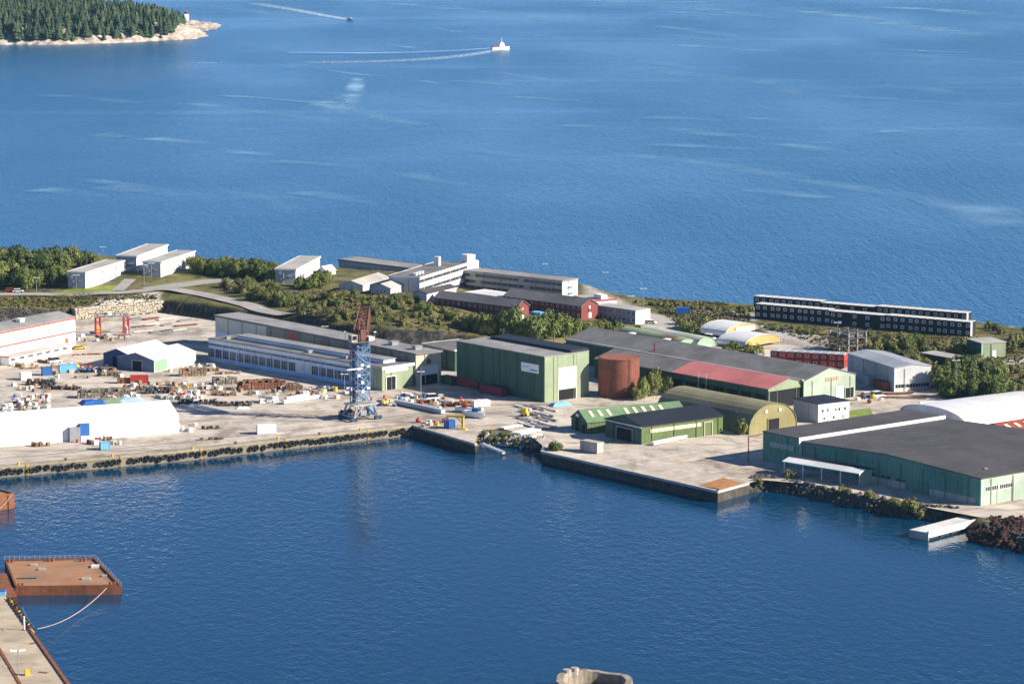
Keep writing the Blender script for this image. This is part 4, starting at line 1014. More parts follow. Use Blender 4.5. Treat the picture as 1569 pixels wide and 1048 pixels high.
q = P(537, 31.5, 0)
o = empty("speedboat", (q.x, q.y, .3), math.radians(-40), "small white speedboat throwing up white foam", "boat")
hull(MB(), 9, 3, 1.4).build("hull", white_p, o); MB().box(-2, 1.5, -1, 1, 1.3, 2.6).build("cabin", white_p, o); MB().box(1.4, 1.6, -.9, .9, 1.7, 2.4).build("window", glass, o)

# ------------------------------------------------------------------ harbour: barges, pier, dolphin, jetty
def rope(name, label, a, b, sag, r, m, n=16):
    pts = [a.lerp(b, i/n) + Vector((0, 0, -sag*4*(i/n)*(1-i/n))) for i in range(n+1)]
    for p in pts: p.z = max(p.z, .05)
    return tag(MB().path(pts, r, 6).build(name, m), label, "rope")
deck_m = mat("rusty_deck", (.36, .17, .08), .9, .3, .35, bump=.15, col2=(.34, .21, .13), mix=.5)
o_, ang, L, W = frame((23, 899), (186, 898), (7, 858), 2.2, 0)
a = P(23, 899, 2.2); b = P(186, 897.5, 2.2); c = P(146, 856, 2.2); u = b - a
ang = math.atan2(u.y, u.x); L = u.length; W = 38.0
d7 = P(7, 858, 2.2) - a; W = abs(-math.sin(ang)*d7.x + math.cos(ang)*d7.y); skew = 0
r = empty("rusty_barge", (a.x, a.y, 0), ang, "flat rusty barge with low railings moored to the pier", "barge")
M_ = Matrix.Rotation(-ang, 3, 'Z'); far_r = M_ @ (c - a); far_l = M_ @ d7
bq = [(0, 0), (L, 0), (far_r.x, far_r.y), (far_l.x, far_l.y)]
MB().prism(bq, -1.5, 2.0).build("hull", rust, r)
MB().prism([(.12, .12), (L-.15, .12), (far_r.x-.12, far_r.y-.12), (far_l.x+.12, far_l.y-.12)], 2.0, 2.03).build("deck", deck_m, r)
for (x0, y0), (x1, y1) in zip(bq, bq[1:] + bq[:1]):
    l_ = math.hypot(x1-x0, y1-y0); o = MB().box(.3, l_-.3, .02, .5, 2.0, 2.45).build("coaming", rust, r); o.location = (x0, y0, 0); o.rotation_euler.z = math.atan2(y1-y0, x1-x0)
rl = MB()
for (x0, y0), (x1, y1), n in ((bq[1], bq[2], 10), (bq[2], bq[3], 18)):
    for i in range(n+1): t = i/n; rl.bar((x0+(x1-x0)*t, y0+(y1-y0)*t-.2, 2.4), (x0+(x1-x0)*t, y0+(y1-y0)*t-.2, 3.3), .04)
    for z in (2.9, 3.3): rl.bar((x0, y0-.2, z), (x1, y1-.2, z), .03)
rl.build("railing", mat("pale_rail", (.45, .42, .42), .7), r)
on_deck = lambda fx, fy: Vector(bq[0]).lerp(Vector(bq[1]), fx).lerp(Vector(bq[3]).lerp(Vector(bq[2]), fx), fy)
for i, (fx, fy, sx, sy) in enumerate(((.31, .62, 1.6, 1.3), (.68, .25, 2.2, 1.2), (.87, .68, 2.0, 2.6), (.25, .8, 1.8, 1), (.9, .35, 1.2, 1.2))): q = on_deck(fx, fy); MB().box(q.x, q.x+sx, q.y, q.y+sy, 2.03, 2.5).build("hatch", concrete if i != 2 else offwhite, r)
MB().box(L*.02, L*.2, W*.3, W*.3+1.2, 2.6, 2.75).build("gangplank", steel, r)
for fx, fy in ((.06, .05), (.93, .06), (.06, .94), (.85, .94), (.5, .95)):
    q = on_deck(fx, fy); MB().cyl((q.x-.5, q.y, 2.03), .35, .8, 10).build("bollard", rust, r); MB().cyl((q.x+.5, q.y, 2.03), .35, .8, 10).build("bollard", rust, r)
# second barge, mostly outside the picture
a = P(22, 756, 4.2); b = P(-70, 790, 4.2)
r = empty("rusty_barge", (a.x, a.y, 0), math.radians(41), "tall sided rusty barge end with green mooring line", "barge")
MB().box(-30, 0, 0, 14, -1.5, 3.9).build("hull", rust, r); MB().box(-29.8, -.2, .2, 13.8, 3.9, 3.95).build("deck", deck_m, r)
for q in ((-30, 0, 0, .4), (-.4, 0, .4, 14)): MB().box(*q, 3.9, 4.4).build("coaming", rust, r)
for i in range(6): MB().box(.0, .25, 1.0+i*2.2, 1.3+i*2.2, -.5, 3.9).build("rib", rust, r)
for i in range(8): MB().box(-2.2-i*3.4, -1.9-i*3.4, -.25, 0, -.5, 3.9).build("rib", rust, r)
rope("mooring_line", "green mooring line hanging down the tall barge end", Vector((a.x-.5, a.y-.2, 4.3)), Vector((P(-8, 782, .6).x, P(-8, 782, .6).y, .6)), .8, .09, mat("green_rope", (.25, .42, .36), .8))
# pier in the corner
PZ = 3.6
poly = [P(12, 918, PZ), P(110, 1058, PZ), P(190, 1172, PZ), P(-330, 1172, PZ), P(-330, 905, PZ), P(2, 905, PZ)]
pier_m = mat("pier_concrete", (.50, .42, .31), .9, .2, .25, bump=.1, col2=(.42, .30, .19), mix=.58, patch=.3)
o = empty("pier", (0, 0, 0), 0, "beige concrete pier with rusty rail and edge tyres", "pier")
fill(poly, PZ, "pier_deck", pier_m, o)
mb = MB()
for p, q in zip(poly, poly[1:] + poly[:1]): mb.add([(p.x,p.y,-4),(q.x,q.y,-4),(q.x,q.y,PZ-.004),(p.x,p.y,PZ-.004)], [(0,1,2,3)])
mb.build("pier_side", quay_dark, o)
p, q = poly[0], poly[2]; d = (q-p); LL = d.length; rz = math.atan2(d.y, d.x)
for i in range(int(LL/5)): link("edge_beam", shared("edgeb", lambda: MB().box(0.05, 4.95, -.25, .55, -.3, .3).mesh("edge_beam", rust)), o, p + d*(i*5/LL), rz)
p2, q2 = P(0, 996, PZ), P(31, 1048, PZ); dd = (q2-p2); MB().box(-40, 60, -.35, .35, 0, .15).build("crane_rail", rust, o).matrix_local = Matrix.Translation(p2) @ Matrix.Rotation(math.atan2(dd.y, dd.x), 4, 'Z')
tyre_m = mat("tyre_rubber", (.018, .018, .019), .8, .3, .8)
def tyre_mesh():
    bm = bmesh.new(); R, r_, n, k = .62, .27, 14, 7
    vs = [[bm.verts.new(((R+r_*math.cos(2*math.pi*j/k))*math.cos(2*math.pi*i/n), r_*1.15*math.sin(2*math.pi*j/k), (R+r_*math.cos(2*math.pi*j/k))*math.sin(2*math.pi*i/n))) for j in range(k)] for i in range(n)]
    for i in range(n):
        for j in range(k): bm.faces.new((vs[i][j], vs[(i+1)%n][j], vs[(i+1)%n][(j+1)%k], vs[i][(j+1)%k])).smooth = True
    bmesh.ops.recalc_face_normals(bm, faces=bm.faces); me = bpy.data.meshes.new("tyre"); bm.to_mesh(me); bm.free(); me.materials.append(tyre_m); return me
bark_log = mat('brown_log', (.2, .13, .07), .9, .3, .8); tyre = tyre_mesh(); rnd = random.Random(21)
for i in range(9):
    t = (3 + i*3.6 + rnd.uniform(-.6, .6))/LL; pp = p + d*t + Vector((math.sin(rz), -math.cos(rz), 0))*(-.5); pp = p + d*t - Vector((-math.sin(rz), math.cos(rz), 0))*(-.0) 
    out = Vector((math.cos(rz+math.pi/2), math.sin(rz+math.pi/2), 0))
    tag(link("tyre_fender", tyre, None, p + d*t + out*.7 + Vector((0, 0, -.1)), rz + rnd.uniform(-.3, .3), 1.2), "worn black tyre hanging on the corner pier edge", "tyre", "tyres along the corner pier")
for i in range(14):
    t = (1 + i*2.7)/LL; lg = MB().bar((-1.1, 0, 0), (1.1, 0, 0), .28, 8).build("fender_log", [rust, yellow_p, bark_log, offwhite][i % 4] if i % 3 else rust); lg.location = p + d*t + out*.35 + Vector((0, 0, .25)); lg.rotation_euler = (0, rnd.uniform(-.2, .2), rz + rnd.uniform(-.25, .25))
    tag(lg, "worn fender log lying on the corner pier edge", "log", "fender logs on the corner pier")
for i, (x, y) in enumerate(((20, 948), (52, 985), (8, 965), (66, 1030), (12, 1020))):
    pt = MB().box(-1.2, 1.2, -.5, .5, 0, .06).build("steel_scrap", rust if i % 2 else concrete); pt.location = P(x, y, PZ) + Vector((0, 0, .01)); pt.rotation_euler.z = i*.9; tag(pt, "%s plate lying flat on the corner pier deck" % ("rusty" if i % 2 else "grey"), "plate", "plates on the corner pier")
q = P(28, 1035, PZ)
o = empty("lamp_post", q, .3, "twin headed lamp post on the corner pier", "lamp post"); MB().bar((0,0,0), (0,0,5.8), .09).build("pole", steel, o)
for s in (-1, 1): MB().rbox((s*1.0, 0, 5.9), (1.5, .7, .3), 0, s*-.15).build("lamp_head", white_p, o)
q = P(42, 1034, PZ); o = empty("yellow_bin", q, .3, "yellow box beside the twin headed lamp post", "box"); MB().box(-.55, .55, -.5, .5, 0, 1.3).build("body", yellow_p, o); MB().box(-.6, .6, -.55, .55, 1.3, 1.45).build("lid", yellow_p, o)
q = P(37, 965, PZ); o = empty("bollard_post", q, 0, "pale vertical post at the pier corner", "post"); MB().cyl((0,0,0), .25, 3.4, 8).build("shaft", offwhite, o); MB().cyl((0,0,0), .5, .2, 8).build("foot", rust, o)
rope("mooring_rope", "long pale rope sagging from the barge to the pier", P(163, 901, 2.5), P(57, 963, PZ+.1), 1.9, .1, mat("pale_rope", (.42, .32, .28), .9))
rope("thin_rope", "thin green rope from the barge down to the pier", P(34, 930, 2.4), P(52, 960, PZ), .6, .08, MATS["green_rope"])
q = P(4, 912, PZ); o = empty("blue_crate", q, ang, "small bright blue box at the pier end", "box"); MB().box(-1.4, .8, -.8, .8, 0, 1.2).build("body", ltblue_p, o); MB().box(-1.45, .85, -.85, .85, 1.2, 1.35).build("lid", blue_p, o)
# concrete dolphin
c = P(911, 1040, 3.2)
o = empty("mooring_dolphin", (c.x, c.y, 0), .2, "round broken concrete caisson with weeds inside", "caisson")
R_ = 8.6; n = 40; mb = MB(); vs = []
for i in range(n):
    t = 2*math.pi*i/n; zt = 3.0 + .55*mnoise.noise(Vector((math.cos(t)*2, math.sin(t)*2, 3))) + (.5 if 1.5 < t < 2.8 else 0)
    for rr, z in ((R_, -4), (R_, zt), (R_-1.5, zt - .05), (R_-1.5, -.5)): vs.append((rr*math.cos(t), rr*math.sin(t), z))
mb.add(vs, [(i*4+k, ((i+1)%n)*4+k, ((i+1)%n)*4+k+1, i*4+k+1) for i in range(n) for k in range(3)]).build("ring_wall", mat("old_concrete", (.33, .285, .22), .9, .3, .6, streak=.5, bump=.4), o)
MB().cyl((0, 0, -1), R_-1.4, 1.4, 32).build("fill", mat("caisson_fill", (.10, .08, .05), .95, .4, .6), o)
for t in (1.95, 2.25): MB().cyl((R_*.92*math.cos(t), R_*.92*math.sin(t), 2.6), .95, 1.6, 12).build("bollard", concrete, o)
rnd = random.Random(4)
for i in range(14): MB().rbox((rnd.uniform(-5, 5), rnd.uniform(-5, 4), .6), (rnd.uniform(.5, 1.6), rnd.uniform(.4, 1), .5), rnd.uniform(0, 3)).build("rubble_block", concrete, o)
# jetty
a, b, c = P(1423, 816, 2.2), P(1512, 793, 2.2), P(1386, 808, 2.2); u = b - a; ang = math.atan2(u.y, u.x)
r = empty("jetty", (a.x, a.y, 0), ang, "white concrete jetty beside the dark spoil heap", "jetty"); LL = u.length + 6; WW = (c-a).length*.95
MB().box(0, LL, 0, WW*.75, .7, 2.2).build("deck", offwhite, r); MB().box(.8, LL, .8, WW*.75-.8, -2, .7).build("core", quay_dark, r); MB().box(-.1, LL, -.15, .35, 2.2, 2.6).build("kerb", white_p, r)  # recessed core coloured dark to put in the shade under the deck
for i in range(7):
    for y in (.6, WW*.75-.6): MB().cyl((1+i*(LL-2)/6, y, -3), .35, 4.5, 8).build("pile", quay_dark, r)
MB().box(-.15, .1, 0, WW*.75, -.2, 1.9).build("end_wall", concrete, r)

lk = MB().prism([P(-40, 878, 2.0), P(12, 878, 2.0), P(26, 914, 2.0), P(-40, 914, 2.0)], -1.5, 2.0).build("link_pontoon", rust); tag(lk, "rusty pontoon between the barge and the pier end", "pontoon")
ridge = [P(752, 75.5, 0), P(700, 79, 0), P(640, 81.5, 0), P(560, 83, 0), P(440, 82, 0)]
mb = MB()
for a, b in zip(ridge, ridge[1:]): mb.add([(a.x, a.y-11, .0), (b.x, b.y-11, .0), (b.x, b.y, .45), (a.x, a.y, .45), (b.x, b.y+20, 0), (a.x, a.y+20, 0)], [(0,1,2,3), (3,2,4,5)])
tag(mb.build("wake_ridge", har_m), "dark wave ridge running along the fishing boat wake", kind="stuff")
# tyre fenders along the beige quay
rnd = random.Random(8); pts = [P(*p) for p in QUAY_W[1:5]]
for a, b in zip(pts, pts[1:]):
    d = b - a; L = d.length; rz = math.atan2(d.y, d.x); out = Vector((d.y, -d.x, 0)).normalized(); x = .8
    while x < L - .5:
        tag(link("tyre_fender", tyre, None, a + d*(x/L) + out*.42 + Vector((0, 0, -1.35 + rnd.uniform(-.4, .2))), rz + rnd.uniform(-.25, .25), rnd.uniform(.82, 1.2)), "black tyre hanging in the row along the beige quay wall", "tyre", "tyre fenders along the beige quay wall")
        x += rnd.choice((1.6, 1.75, 1.8, 1.9, 2.0, 2.2, 2.6, 3.8))

# bollards, ladders and crane rails of the beige quay
k = 0
for a, b in zip(pts[1:], pts[2:]):
    d = b - a; L = d.length; rz = math.atan2(d.y, d.x); inn = Vector((-d.y, d.x, 0)).normalized()
    for i in range(int(L/15)):
        q = a + d*((i*15+6)/L) + inn*.55
        bo = MB().cyl((0, 0, 0), .32, .55, 10).cyl((0, 0, .55), .5, .22, 10).build("bollard", rust if i % 2 else yellow_p); bo.location = q + Vector((0, 0, .2)); tag(bo, "%s mooring bollard on the kerb of the beige quay" % ("rusty" if i % 2 else "yellow"), "bollard", "bollards on the beige quay")
        if i % 2 == 0:
            lb = MB(); 
            for s_ in (-.25, .25): lb.bar((s_, 0, -3), (s_, 0, .6), .05, 4)
            for z in range(9): lb.bar((-.25, 0, -2.8+z*.4), (.25, 0, -2.8+z*.4), .04, 4)
            o = lb.build("quay_ladder", yellow_p); o.location = q - inn*.95 + d.normalized()*2.5; o.rotation_euler.z = rz; tag(o, "yellow steel ladder down the beige quay wall", "ladder", "ladders on the beige quay")
rail_root = None
for off in (3.0, 13.5):
    mb = MB()
    for a, b in zip(pts[1:], pts[2:]):
        d = (b - a).normalized(); inn = Vector((-d.y, d.x, 0)); s_ = d.cross(Vector((0, 0, 1)))*.22
        A, B = a + inn*off, b + inn*off - d*(1.5 if b == pts[-1] else 0)
        mb.add([A - s_ + Vector((0,0,.004)), B - s_ + Vector((0,0,.004)), B + s_ + Vector((0,0,.004)), A + s_ + Vector((0,0,.004)), A - s_ + Vector((0,0,.07)), B - s_ + Vector((0,0,.07)), B + s_ + Vector((0,0,.07)), A + s_ + Vector((0,0,.07))], [(0,3,2,1),(4,5,6,7),(0,1,5,4),(1,2,6,5),(2,3,7,6),(3,0,4,7)])
    tag(mb.build("crane_rail", mat("rail_steel", (.16, .11, .08), .7, .3, .8)), "rusty crane rail let into the quay, %s" % ("close behind the kerb" if off < 5 else "on the yard side"), "rail")
# ------------------------------------------------------------------ harbour crane
lat_blue = mat("crane_blue", (.17, .29, .45), .55, .15, .6); lat_navy = mat("crane_navy", (.03, .055, .12), .6, .2, .6); lat_rust = mat("crane_rust", (.16, .075, .05), .85, .35, .8)
def lattice(mb, a, b, w, n, r=.14, up=Vector((0, 0, 1)), taper=1.0):
    a, b = Vector(a), Vector(b); d = (b-a).normalized(); s = d.cross(up if abs(d.dot(up)) < .95 else Vector((0, 1, 0))).normalized(); t = s.cross(d)
    def c(f, i): 
        ww = w/2*(1+(taper-1)*f); return a.lerp(b, f) + s*ww*(1 if i in (0, 3) else -1) + t*ww*(1 if i < 2 else -1)
    for i in range(4):
        mb.bar(c(0, i), c(1, i), r*1.3, 5)
        for k in range(n):
            f0, f1 = k/n, (k+1)/n
            mb.bar(c(f0, i), c(f1, (i+1) % 4), r*.8, 4); mb.bar(c(f0, (i+1) % 4), c(f1, i), r*.8, 4); mb.bar(c(f1, i), c(f1, (i+1) % 4), r*.8, 4)
    return mb
def crane():
    q = P(552, 642); r = empty("harbour_crane", (q.x, q.y, GZ), math.radians(34), "tall blue lattice harbour crane with rusty jib on the quay", "crane")
    for sx in (-1, 1):
        for sy in (-1, 1):
            lg = MB(); lg.bar((sx*4.6, sy*3.6, .9), (sx*3.1, sy*3.0, 5.0), .35, 6).bar((sx*4.6, sy*3.6, .9), (sx*.3, sy*3.2, 5.0), .2, 5).build("leg", steel, r)
            bg = MB().box(sx*4.6-1.3, sx*4.6+1.3, sy*3.6-.5, sy*3.6+.5, .45, 1.2).build("bogie", lat_navy, r)
            for k in (-.8, .8): MB().bar((sx*4.6+k, sy*3.6-.3, .42), (sx*4.6+k, sy*3.6+.3, .42), .4, 10).build("wheel", lat_navy, bg)
        MB().box(sx*4.6-.25, sx*4.6+.25, -3.6, 3.6, 1.2, 1.6).build("sill_beam", lat_blue, r)
    MB().box(-4.2, 4.2, -3.4, 3.4, 4.9, 5.25).build("portal_deck", concrete, r)
    MB().box(1.6, 4.2, -3.2, -.8, 2.2, 4.8).build("machine_room", lat_blue, r); MB().box(-1.6, .6, -3, -1.0, 1.6, 3.4).build("winch", steel, r)
    t = lattice(MB(), (0, 0, 5.3), (0, 0, 24.6), 4.6, 6, .13); t.build("tower", lat_blue, r)
    MB().box(-2.0, -1.4, 0, 1.6, 5.5, 24).build("stair_shaft", lat_navy, r)
    lad = MB()
    for k in range(6): lad.bar((-2.4 if k % 2 else 2.2, -2.6, 6+k*3), (2.2 if k % 2 else -2.4, -2.6, 9+k*3), .16, 4); lad.box(-2.4, 2.4, -2.9, -2.45, 8.9+k*3, 9.0+k*3)
    lad.build("stairs", lat_blue, r)
    rnd = random.Random(2)
    for z in (9.5, 12.5, 14.8, 17, 18.2): MB().rbox((rnd.uniform(-2.2, -.6), -2.75, z), (1.0, .3, .8)).build("cable_box", white_p, r)
    for z in (10.5, 17.6): MB().rbox((1.5, -2.7, z), (1.1, .35, .7)).build("cable_box", white_p, r)
    MB().box(-6.5, -.5, -2.8, -2.4, 16.9, 17.3).build("service_arm", offwhite, r)
    # slewing top turned so that the jib points out over the yard
    MB().cyl((0, 0, 24.6), 2.9, .9, 20).build("slew_ring", lat_navy, r)
    MB().box(-4.2, 4.2, -3.4, 3.0, 25.5, 25.8).build("top_deck", DKS, r)
    MB().box(-4.6, -2.4, -2.6, -.4, 25.8, 28.2).build("cabin", concrete, r); MB().box(-4.65, -4.6, -2.3, -.7, 26.6, 27.9).build("cabin_window", glass, r); MB().box(-4.3, -2.7, -2.66, -2.6, 26.6, 27.9).build("cabin_window", glass, r)
    MB().box(1.8, 4.0, -2.8, -.2, 25.8, 27.2).build("winch_house", offwhite, r)
    MB().box(-.8, 1.2, -2.0, 1.0, 25.9, 29.6).build("engine_block", lat_rust, r)
    a = math.radians(52); dx, dy = math.cos(a), math.sin(a)
    j = lattice(MB(), (dx*1.5, dy*1.5, 26.4), (dx*15, dy*15, 33.6), 4.4, 8, .22, taper=.75); j.build("jib", lat_rust, r)
    af = MB()
    for s in (-1.4, 1.4): af.bar((s, -2, 26), (s*.5, -.5, 32.6), .26, 5).bar((s, 2, 26), (s*.5, -.5, 32.6), .22, 5)
    for z in (28.5, 30, 31.6): af.box(-1.6, 1.6, -1.2, 1.0, z, z+.12)
    af.bar((-.7, -.5, 32.6), (.7, -.5, 32.6), .25).build("mast_frame", lat_rust, r)
    MB().bar((0, -.5, 32.6), (dx*15, dy*15, 33.8), .1).bar((.5, -.5, 32.6), (dx*9, dy*9, 31.5), .1).build("stay", lat_rust, r)
    for x, y in ((3.8, -3.2), (-3.9, 2.6), (3.9, 2.6)):
        lp = MB().bar((x, y, 25.9), (x, y, 28.6), .08).build("light_pole", steel, r); MB().box(x-.4, x+.4, y-.25, y+.25, 28.6, 28.9).build("lamp", white_p, lp)
crane()

# red portal gantry in the plate yard
a, b = P(151, 515), P(194, 515); d = b - a
r = empty("gantry_crane", (a.x, a.y, GZ), math.atan2(d.y, d.x) + .18, "red legged gantry crane spanning the plate yard", "crane"); S = d.length
for x in (0, S):
    for y in (0, 6.5):
        MB().bar((x-.9, y, .3), (x-.8, y, 7), .24, 6).bar((x+.9, y, .3), (x+.8, y, 7), .24, 6).box(x-1.5, x+1.5, y-.3, y+.3, 0, .5).build("leg", red_p, r)
        MB().bar((x-1, y, 2.3), (x+1, y, 2.3), .16).bar((x-.9, y, 4.6), (x+.9, y, 4.6), .16).build("cross_bar", red_p, r)
    MB().box(x-.4, x+.4, -.2, 6.7, 6.9, 7.3).build("end_tie", red_p, r)
for y in (0, 6.5): MB().box(-1.5, S+1.5, y-.3, y+.3, 7.3, 7.75).build("girder", steel, r)
MB().box(S*.35, S*.5, .2, 6.3, 7.77, 8.3).build("trolley", white_p, r); MB().box(S-.8, S+.8, .6, 1.8, .6, 3.2).build("cabin", white_p, r); MB().box(-1.0, .8, 1.6, 3.2, 1.2, 3.2).build("drive_box", yellow_p, r)

# ------------------------------------------------------------------ containers, vehicles, gear
def container(px_, py_, rz, Lc, m, label, h=2.6, w=2.44, group=None, z=0.0):
    q = P(px_, py_); r = empty("container", (q.x, q.y, GZ + z), math.radians(rz), label, "container", group)
    mb = MB().box(0, Lc, 0, w, .12, h-.02)
    k = int(Lc / .6)
    for i in range(k): mb.box(i*Lc/k+.1, i*Lc/k+.35, -.05, 0, .25, h-.15); 
    mb.build("body", m, r)
    MB().box(-.03, Lc+.03, -.08, w+.03, h-.02, h+.04).build("roof", m, r)
    for x in (-.06, Lc-.06):
        for y in (-.09, w-.05): MB().box(x, x+.14, y, y+.14, 0, h).build("corner_post", m, r)
    for s in (0, 1): MB().box(-.07, -.0, .1+s*w/2, w/2-.05+s*w/2, .2, h-.15).build("door", m, r)
    return r
container(395, 666, 15, 6.1, white_p, "white box container standing alone on the open quay", 2.9)
for i, (x, y, c_, l_) in enumerate(((700, 591, red_dk, "dark red container beside the green one in the hall shade"), (735, 602, red_dk, "dark red container at the outer end of the shaded row"), (676, 588, green_dark, "dark green container in shade against the green hall"))):
    container(x, y, -50 + 0, 11.5 if i < 2 else 6, c_, l_, 3.0, 2.6)
container(718, 592, -50, 11.0, red_dk, "dark red container tucked behind the front shaded containers", 2.9)
container(200, 588, 8, 6.1, red_p, "bright red container at the end of the brown stack", 2.7)
container(92, 572, 20, 6.1, ltblue_p, "light blue container among scrap in the upper yard", 2.9)
container(33, 583, 25, 3.6, white_p, "white box trailer at the dark net pile", 2.7)
container(66, 576, 22, 3.2, blue_p, "small blue grey container beside white tubs", 2.7)
container(155, 690, 20, 2.8, ltblue_p, "small bright blue cabin at the quay edge", 2.3)
container(684, 657, 20, 2.9, blue_p, "blue cabin beside the yellow davit", 2.6)
q = G(1036, 482); container(1036, 482, 0, 5.4, blue_p, "blue container on the gravel by the sea").location = q
container(727, 625, 30, 6.0, offwhite, "low white module with shaded side before the red containers", 2.2)
container(889, 691, -45, 7.2, concrete, "grey concrete block box near the broken shore", 3.4, 3.0)
container(748, 445, -48, 6, ltblue_p, "pale blue box behind the red barrack").location = G(830, 490)
def pile(name, label, px_, py_, rz, Lx, Ly, h, mats_, seed, cell=(1.1, 1.1, .9), jit=.25, cat="stack", group=None, drop=.0):
    """goods stacked in rows, loose on top"""
    q = P(px_, py_); r = empty(name, (q.x, q.y, GZ), math.radians(rz), label, cat, group)
    rnd = random.Random(seed); mbs = MB(); nx, ny, nz_ = max(1, round(Lx/cell[0])), max(1, round(Ly/cell[1])), max(1, round(h/cell[2]))
    for i in range(nx):
        for j in range(ny):
            top = nz_ - (rnd.random() < .35) - (1 if (i in (0, nx-1)) and rnd.random() < .5 else 0)
            for k in range(max(1, top)):
                if rnd.random() < drop: continue
                mbs.cur = rnd.randrange(len(mats_))
                mbs.rbox(((i+.5)*Lx/nx + rnd.uniform(-jit, jit)*.4, (j+.5)*Ly/ny + rnd.uniform(-jit, jit)*.4, (k+.5)*h/nz_), (Lx/nx*rnd.uniform(.8, 1.0), Ly/ny*rnd.uniform(.8, 1.0), h/nz_*rnd.uniform(.75, .98)), rnd.uniform(-jit, jit)*.5)
    o = mbs.build("goods", list(mats_), r); 
    MB().box(0, Lx, 0, Ly, 0, .1).build("pallet", mat("pallet_wood", (.25, .19, .12), .9, .2, .8), r)
    return r
br = [mat("brown_goods_a", (.24, .14, .08), .9, .35, 1.2), mat("brown_goods_b", (.30, .20, .12), .9, .35, 1.2), mat("brown_goods_c", (.15, .09, .06), .9, .35, 1.2)]
gr = [mat("grey_goods_a", (.24, .20, .15), .9, .35, 1.2), mat("grey_goods_b", (.32, .27, .20), .9, .35, 1.2), mat("grey_goods_c", (.15, .14, .12), .9, .35, 1.2)]
nt = [mat("net_black", (.03, .035, .04), .95, .4, 1.2), mat("net_slate", (.08, .085, .09), .95, .4, 1.2), mat("net_brown", (.11, .08, .06), .95, .4, 1.2)]
rb = [mat("redbrown_goods", (.24, .09, .05), .9, .35, 1.2), br[2], br[0]]
pile("crate_stack", "long grey brown stack of crates ending in shadow, behind the white storage tent", 119, 611, 12, 18, 4, 3.0, gr, 1)
pile("crate_stack", "tidy brown crate stack beside the white yard tents", 275, 577, 12, 9.5, 3, 2.9, br[:2] + gr[:1], 2)
pile("crate_stack", "grey crate stack next to the tall red brown one", 327, 590, 12, 8.5, 4, 2.4, gr, 3)
pile("crate_stack", "tall red brown crate stack below the workshop windows", 366, 599, 14, 14.5, 5, 3.3, rb, 4)
pile("crate_stack", "small red brown stack at the end of the tall one", 438, 600, 14, 6, 4, 2.6, rb, 5)
pile("net_heap", "dark heap of folded nets in the middle of the yard", 225, 604, 16, 9, 4, 2.0, nt, 6, jit=.8, cat="heap")
pile("net_heap", "long dark net row beside the white tent corner", 271, 619, -3, 14, 3, 1.5, nt, 7, jit=1.0, cat="heap", drop=.2)
pile("net_heap", "dark net row ending at the open quay", 332, 623, 4, 11.5, 3, 1.4, nt, 8, jit=1.0, cat="heap", drop=.2)
pile("net_heap", "dark heap of gear behind the white box trailer", 40, 591, 5, 10, 4, 2.0, nt, 9, jit=.9, cat="heap", drop=.15)
pile("net_heap", "dark low gear leading to the long grey stack", 62, 596, -14, 14, 3, 1.2, nt + br[2:], 10, jit=1.0, cat="heap", drop=.35)
pile("crate_stack", "dark brown box stack touching the bright red container", 180, 588, 8, 4.6, 3, 2.6, br[2:] + rb[:1], 11)
pile("net_heap", "mixed brown and blue scrap heap near the yard tents", 118, 572, 10, 14, 4, 1.7, nt + br + [blue_p], 12, jit=1.2, cat="heap", drop=.3)
pile("crate_stack", "brown and white bundles below the workshop wall", 455, 608, 12, 9, 4, 1.8, br + [offwhite, steel], 13, jit=.6)
pile("pipe_rack", "rack of white and grey pipes beside the long white beams", 398, 618, 10, 6.5, 4, 1.9, [offwhite, white_p, steel, nt[1]], 14, cell=(2.2, .6, .5), jit=.3, cat="rack")
pile("white_goods", "row of white tubs near the crane foot", 528, 604, 14, 4.5, 3, 2.0, [white_p, offwhite, white_p], 15, cat="tubs")
pile("scrap_heap", "rusty scrap beside the crane rail on the quay", 311, 658, 12, 6.5, 1.6, 1.0, rb + nt, 16, jit=1, cat="heap", drop=.4)
pile("scrap_heap", "rusty chain heap right at the quay kerb", 308, 675, 12, 7.0, 1.4, .8, rb + nt + [offwhite], 17, jit=1, cat="heap", drop=.45)
pile("scrap_heap", "brown bundle leaning at the storage tent wall", 48, 685, 18, 6, 2, 1.3, rb, 18, jit=1, cat="heap", drop=.2)
pile("scrap_heap", "grey machine parts at the workshop green gable", 612, 606, -45, 9, 2.5, 1.2, [steel, offwhite, nt[0], white_p], 19, jit=1, cat="heap", drop=.3)
pile("scrap_heap", "rusty mixed scrap before the dark red containers", 678, 624, 0, 8, 4, 1.6, rb + nt + [offwhite], 20, jit=1, cat="heap", drop=.4)
pile("scrap_heap", "pale sacks and tubs beside the crane portal", 575, 622, -10, 7, 4, 1.6, [offwhite, white_p, steel, red_p, blue_p, yellow_p], 22, jit=1, cat="heap", drop=.35)
pile("scrap_heap", "dark machinery behind the crane portal", 524, 640, 20, 5, 4, 2.4, nt + [steel, lat_navy, offwhite], 23, jit=.8, cat="heap", drop=.2)
pile("scrap_heap", "low brown gear in front of the white assembly hall", 60, 556, 20, 8, 3, .9, rb + br, 24, jit=1, cat="heap", drop=.5)
pile("scrap_heap", "plates and offcuts below the red gantry", 150, 518, 10, 12, 5, .6, [steel, rb[0], offwhite, nt[1]], 25, cell=(2.5, 1.2, .4), jit=.5, cat="heap", drop=.5)
